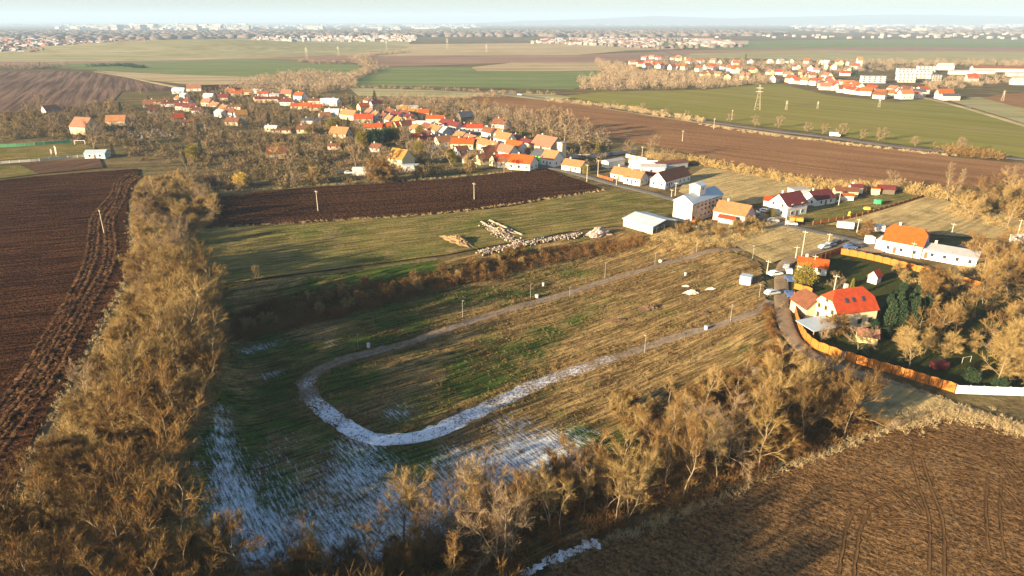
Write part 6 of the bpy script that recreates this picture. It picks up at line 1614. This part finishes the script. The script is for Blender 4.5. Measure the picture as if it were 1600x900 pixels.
for i, (px, py, s) in enumerate([(1165, 92, 1.2), (1280, 112, 1.4), (1293, 115, 1.5), (1318, 108, 1.5), (1330, 117, 1.4), (1338, 122, 1.3), (1163, 126, 1.2), (1180, 130, 1.1), (1045, 128, 1.4), (1255, 122, 1.0), (1456, 124, 1.2), (1465, 123, 1.2), (1556, 106, 1.2)]):
    x, y = P(px, py)[:2]; tree('spruce', x, y, s, 'far_village')

# ------------------------------------------------------------------ labels
ORD = ['first', 'second', 'third', 'fourth', 'fifth', 'sixth', 'seventh', 'eighth', 'ninth', 'tenth'] + [f'{i}th' for i in range(11, 20)] + ['20th', '21st', '22nd', '23rd'] + [f'{i}th' for i in range(24, 31)] + ['31st'] + [f'{i}th' for i in range(32, 80)]
ZT = dict(strip_edge=('ruts side of the wooded strip', 'from the village'), orchard=('middle of the shaded garden', 'from the house'), wall_side=('ground behind the white wall', 'from the wall end'), strip_far=('wooded strip beside the curved ruts', 'from the village'), strip_mid=('wooded strip above the dark bank', 'from the village'), strip_near=('wooded strip facing the shaded snow', 'from the village'), strip_corner=('wooded strip by the snowy corner', 'from the village'),
          hedge_corner=('snowy end of the near hedge', 'from the ruts'), hedge_near=('near hedge below the snow', 'from the snow'), hedge_middle=('middle of the near hedge', 'from the snow'), hedge_far=('near hedge by the lane', 'from the snow'),
          scrub_slope=('sunny slope above the near hedge', 'from the road bend'), bank=('bank below the green meadow', 'from the wooded strip'), store_scrub=('scrub below the grain store', 'from the barn'), wood_right=('wood beyond the paddock', 'from the tall poplars'),
          wood_garden=('wood beyond the white annexe', 'from the annexe'), garden=('large shaded garden', 'from the house'), garden_fence=('sunlit orange fence', 'from the playhouse'), thuja_row=('garden row behind the cream house', 'from the house'),
          village=('village gardens', 'from the frame edge'), highway=('highway verge', 'from the village'), far_village=('far village', 'from the plain'))
groups = {}
for rec in TREES:
    if rec[3]: continue
    groups.setdefault((rec[1], rec[2]), []).append(rec)
for (kind, zone), recs in groups.items():
    place, frm = ZT[zone]
    if zone.startswith('strip'): recs.sort(key=lambda r: -r[0].location.y)
    else: recs.sort(key=lambda r: r[0].location.x / max(r[0].location.y, 1))
    for i, r in enumerate(recs):
        e = r[0]
        if len(recs) == 1: e['label'] = f'only {WORD[kind]} in the {place}'
        else: e['label'] = f'{ORD[i]} {WORD[kind]} counted {frm}, {place}'
        e['group'] = 'trees and bushes of the ' + place
HZ = dict(upper='upper village', street_row='village street rows', field_side='village edge behind the hedge', far_front='far village front row', far_second='far village second row', far_third='far village third row', far_back='far village back streets',
          far_rim='far village rim', far_west='far village west end', far_west_back='far village west rim', far_middle='far village middle', far_gardens='far village gardens')
groups = {}
for rec in HOUSES:
    if rec[4]: continue
    groups.setdefault((rec[1], rec[2], rec[3]), []).append(rec)
for (roof, wall, zone), recs in groups.items():
    recs.sort(key=lambda r: r[5][0] / r[5][1])
    for i, r in enumerate(recs):
        w = dict(tan='tan-walled', dark='dark-walled', grey='grey-walled').get(wall, wall)
        if len(recs) == 1: r[0]['label'] = f'{w} house with {COLW[roof]} roof, only such one in {HZ[zone]}'
        else: r[0]['label'] = f'{ORD[i]} {w} house with {COLW[roof]} roof, left to right, {HZ[zone]}'
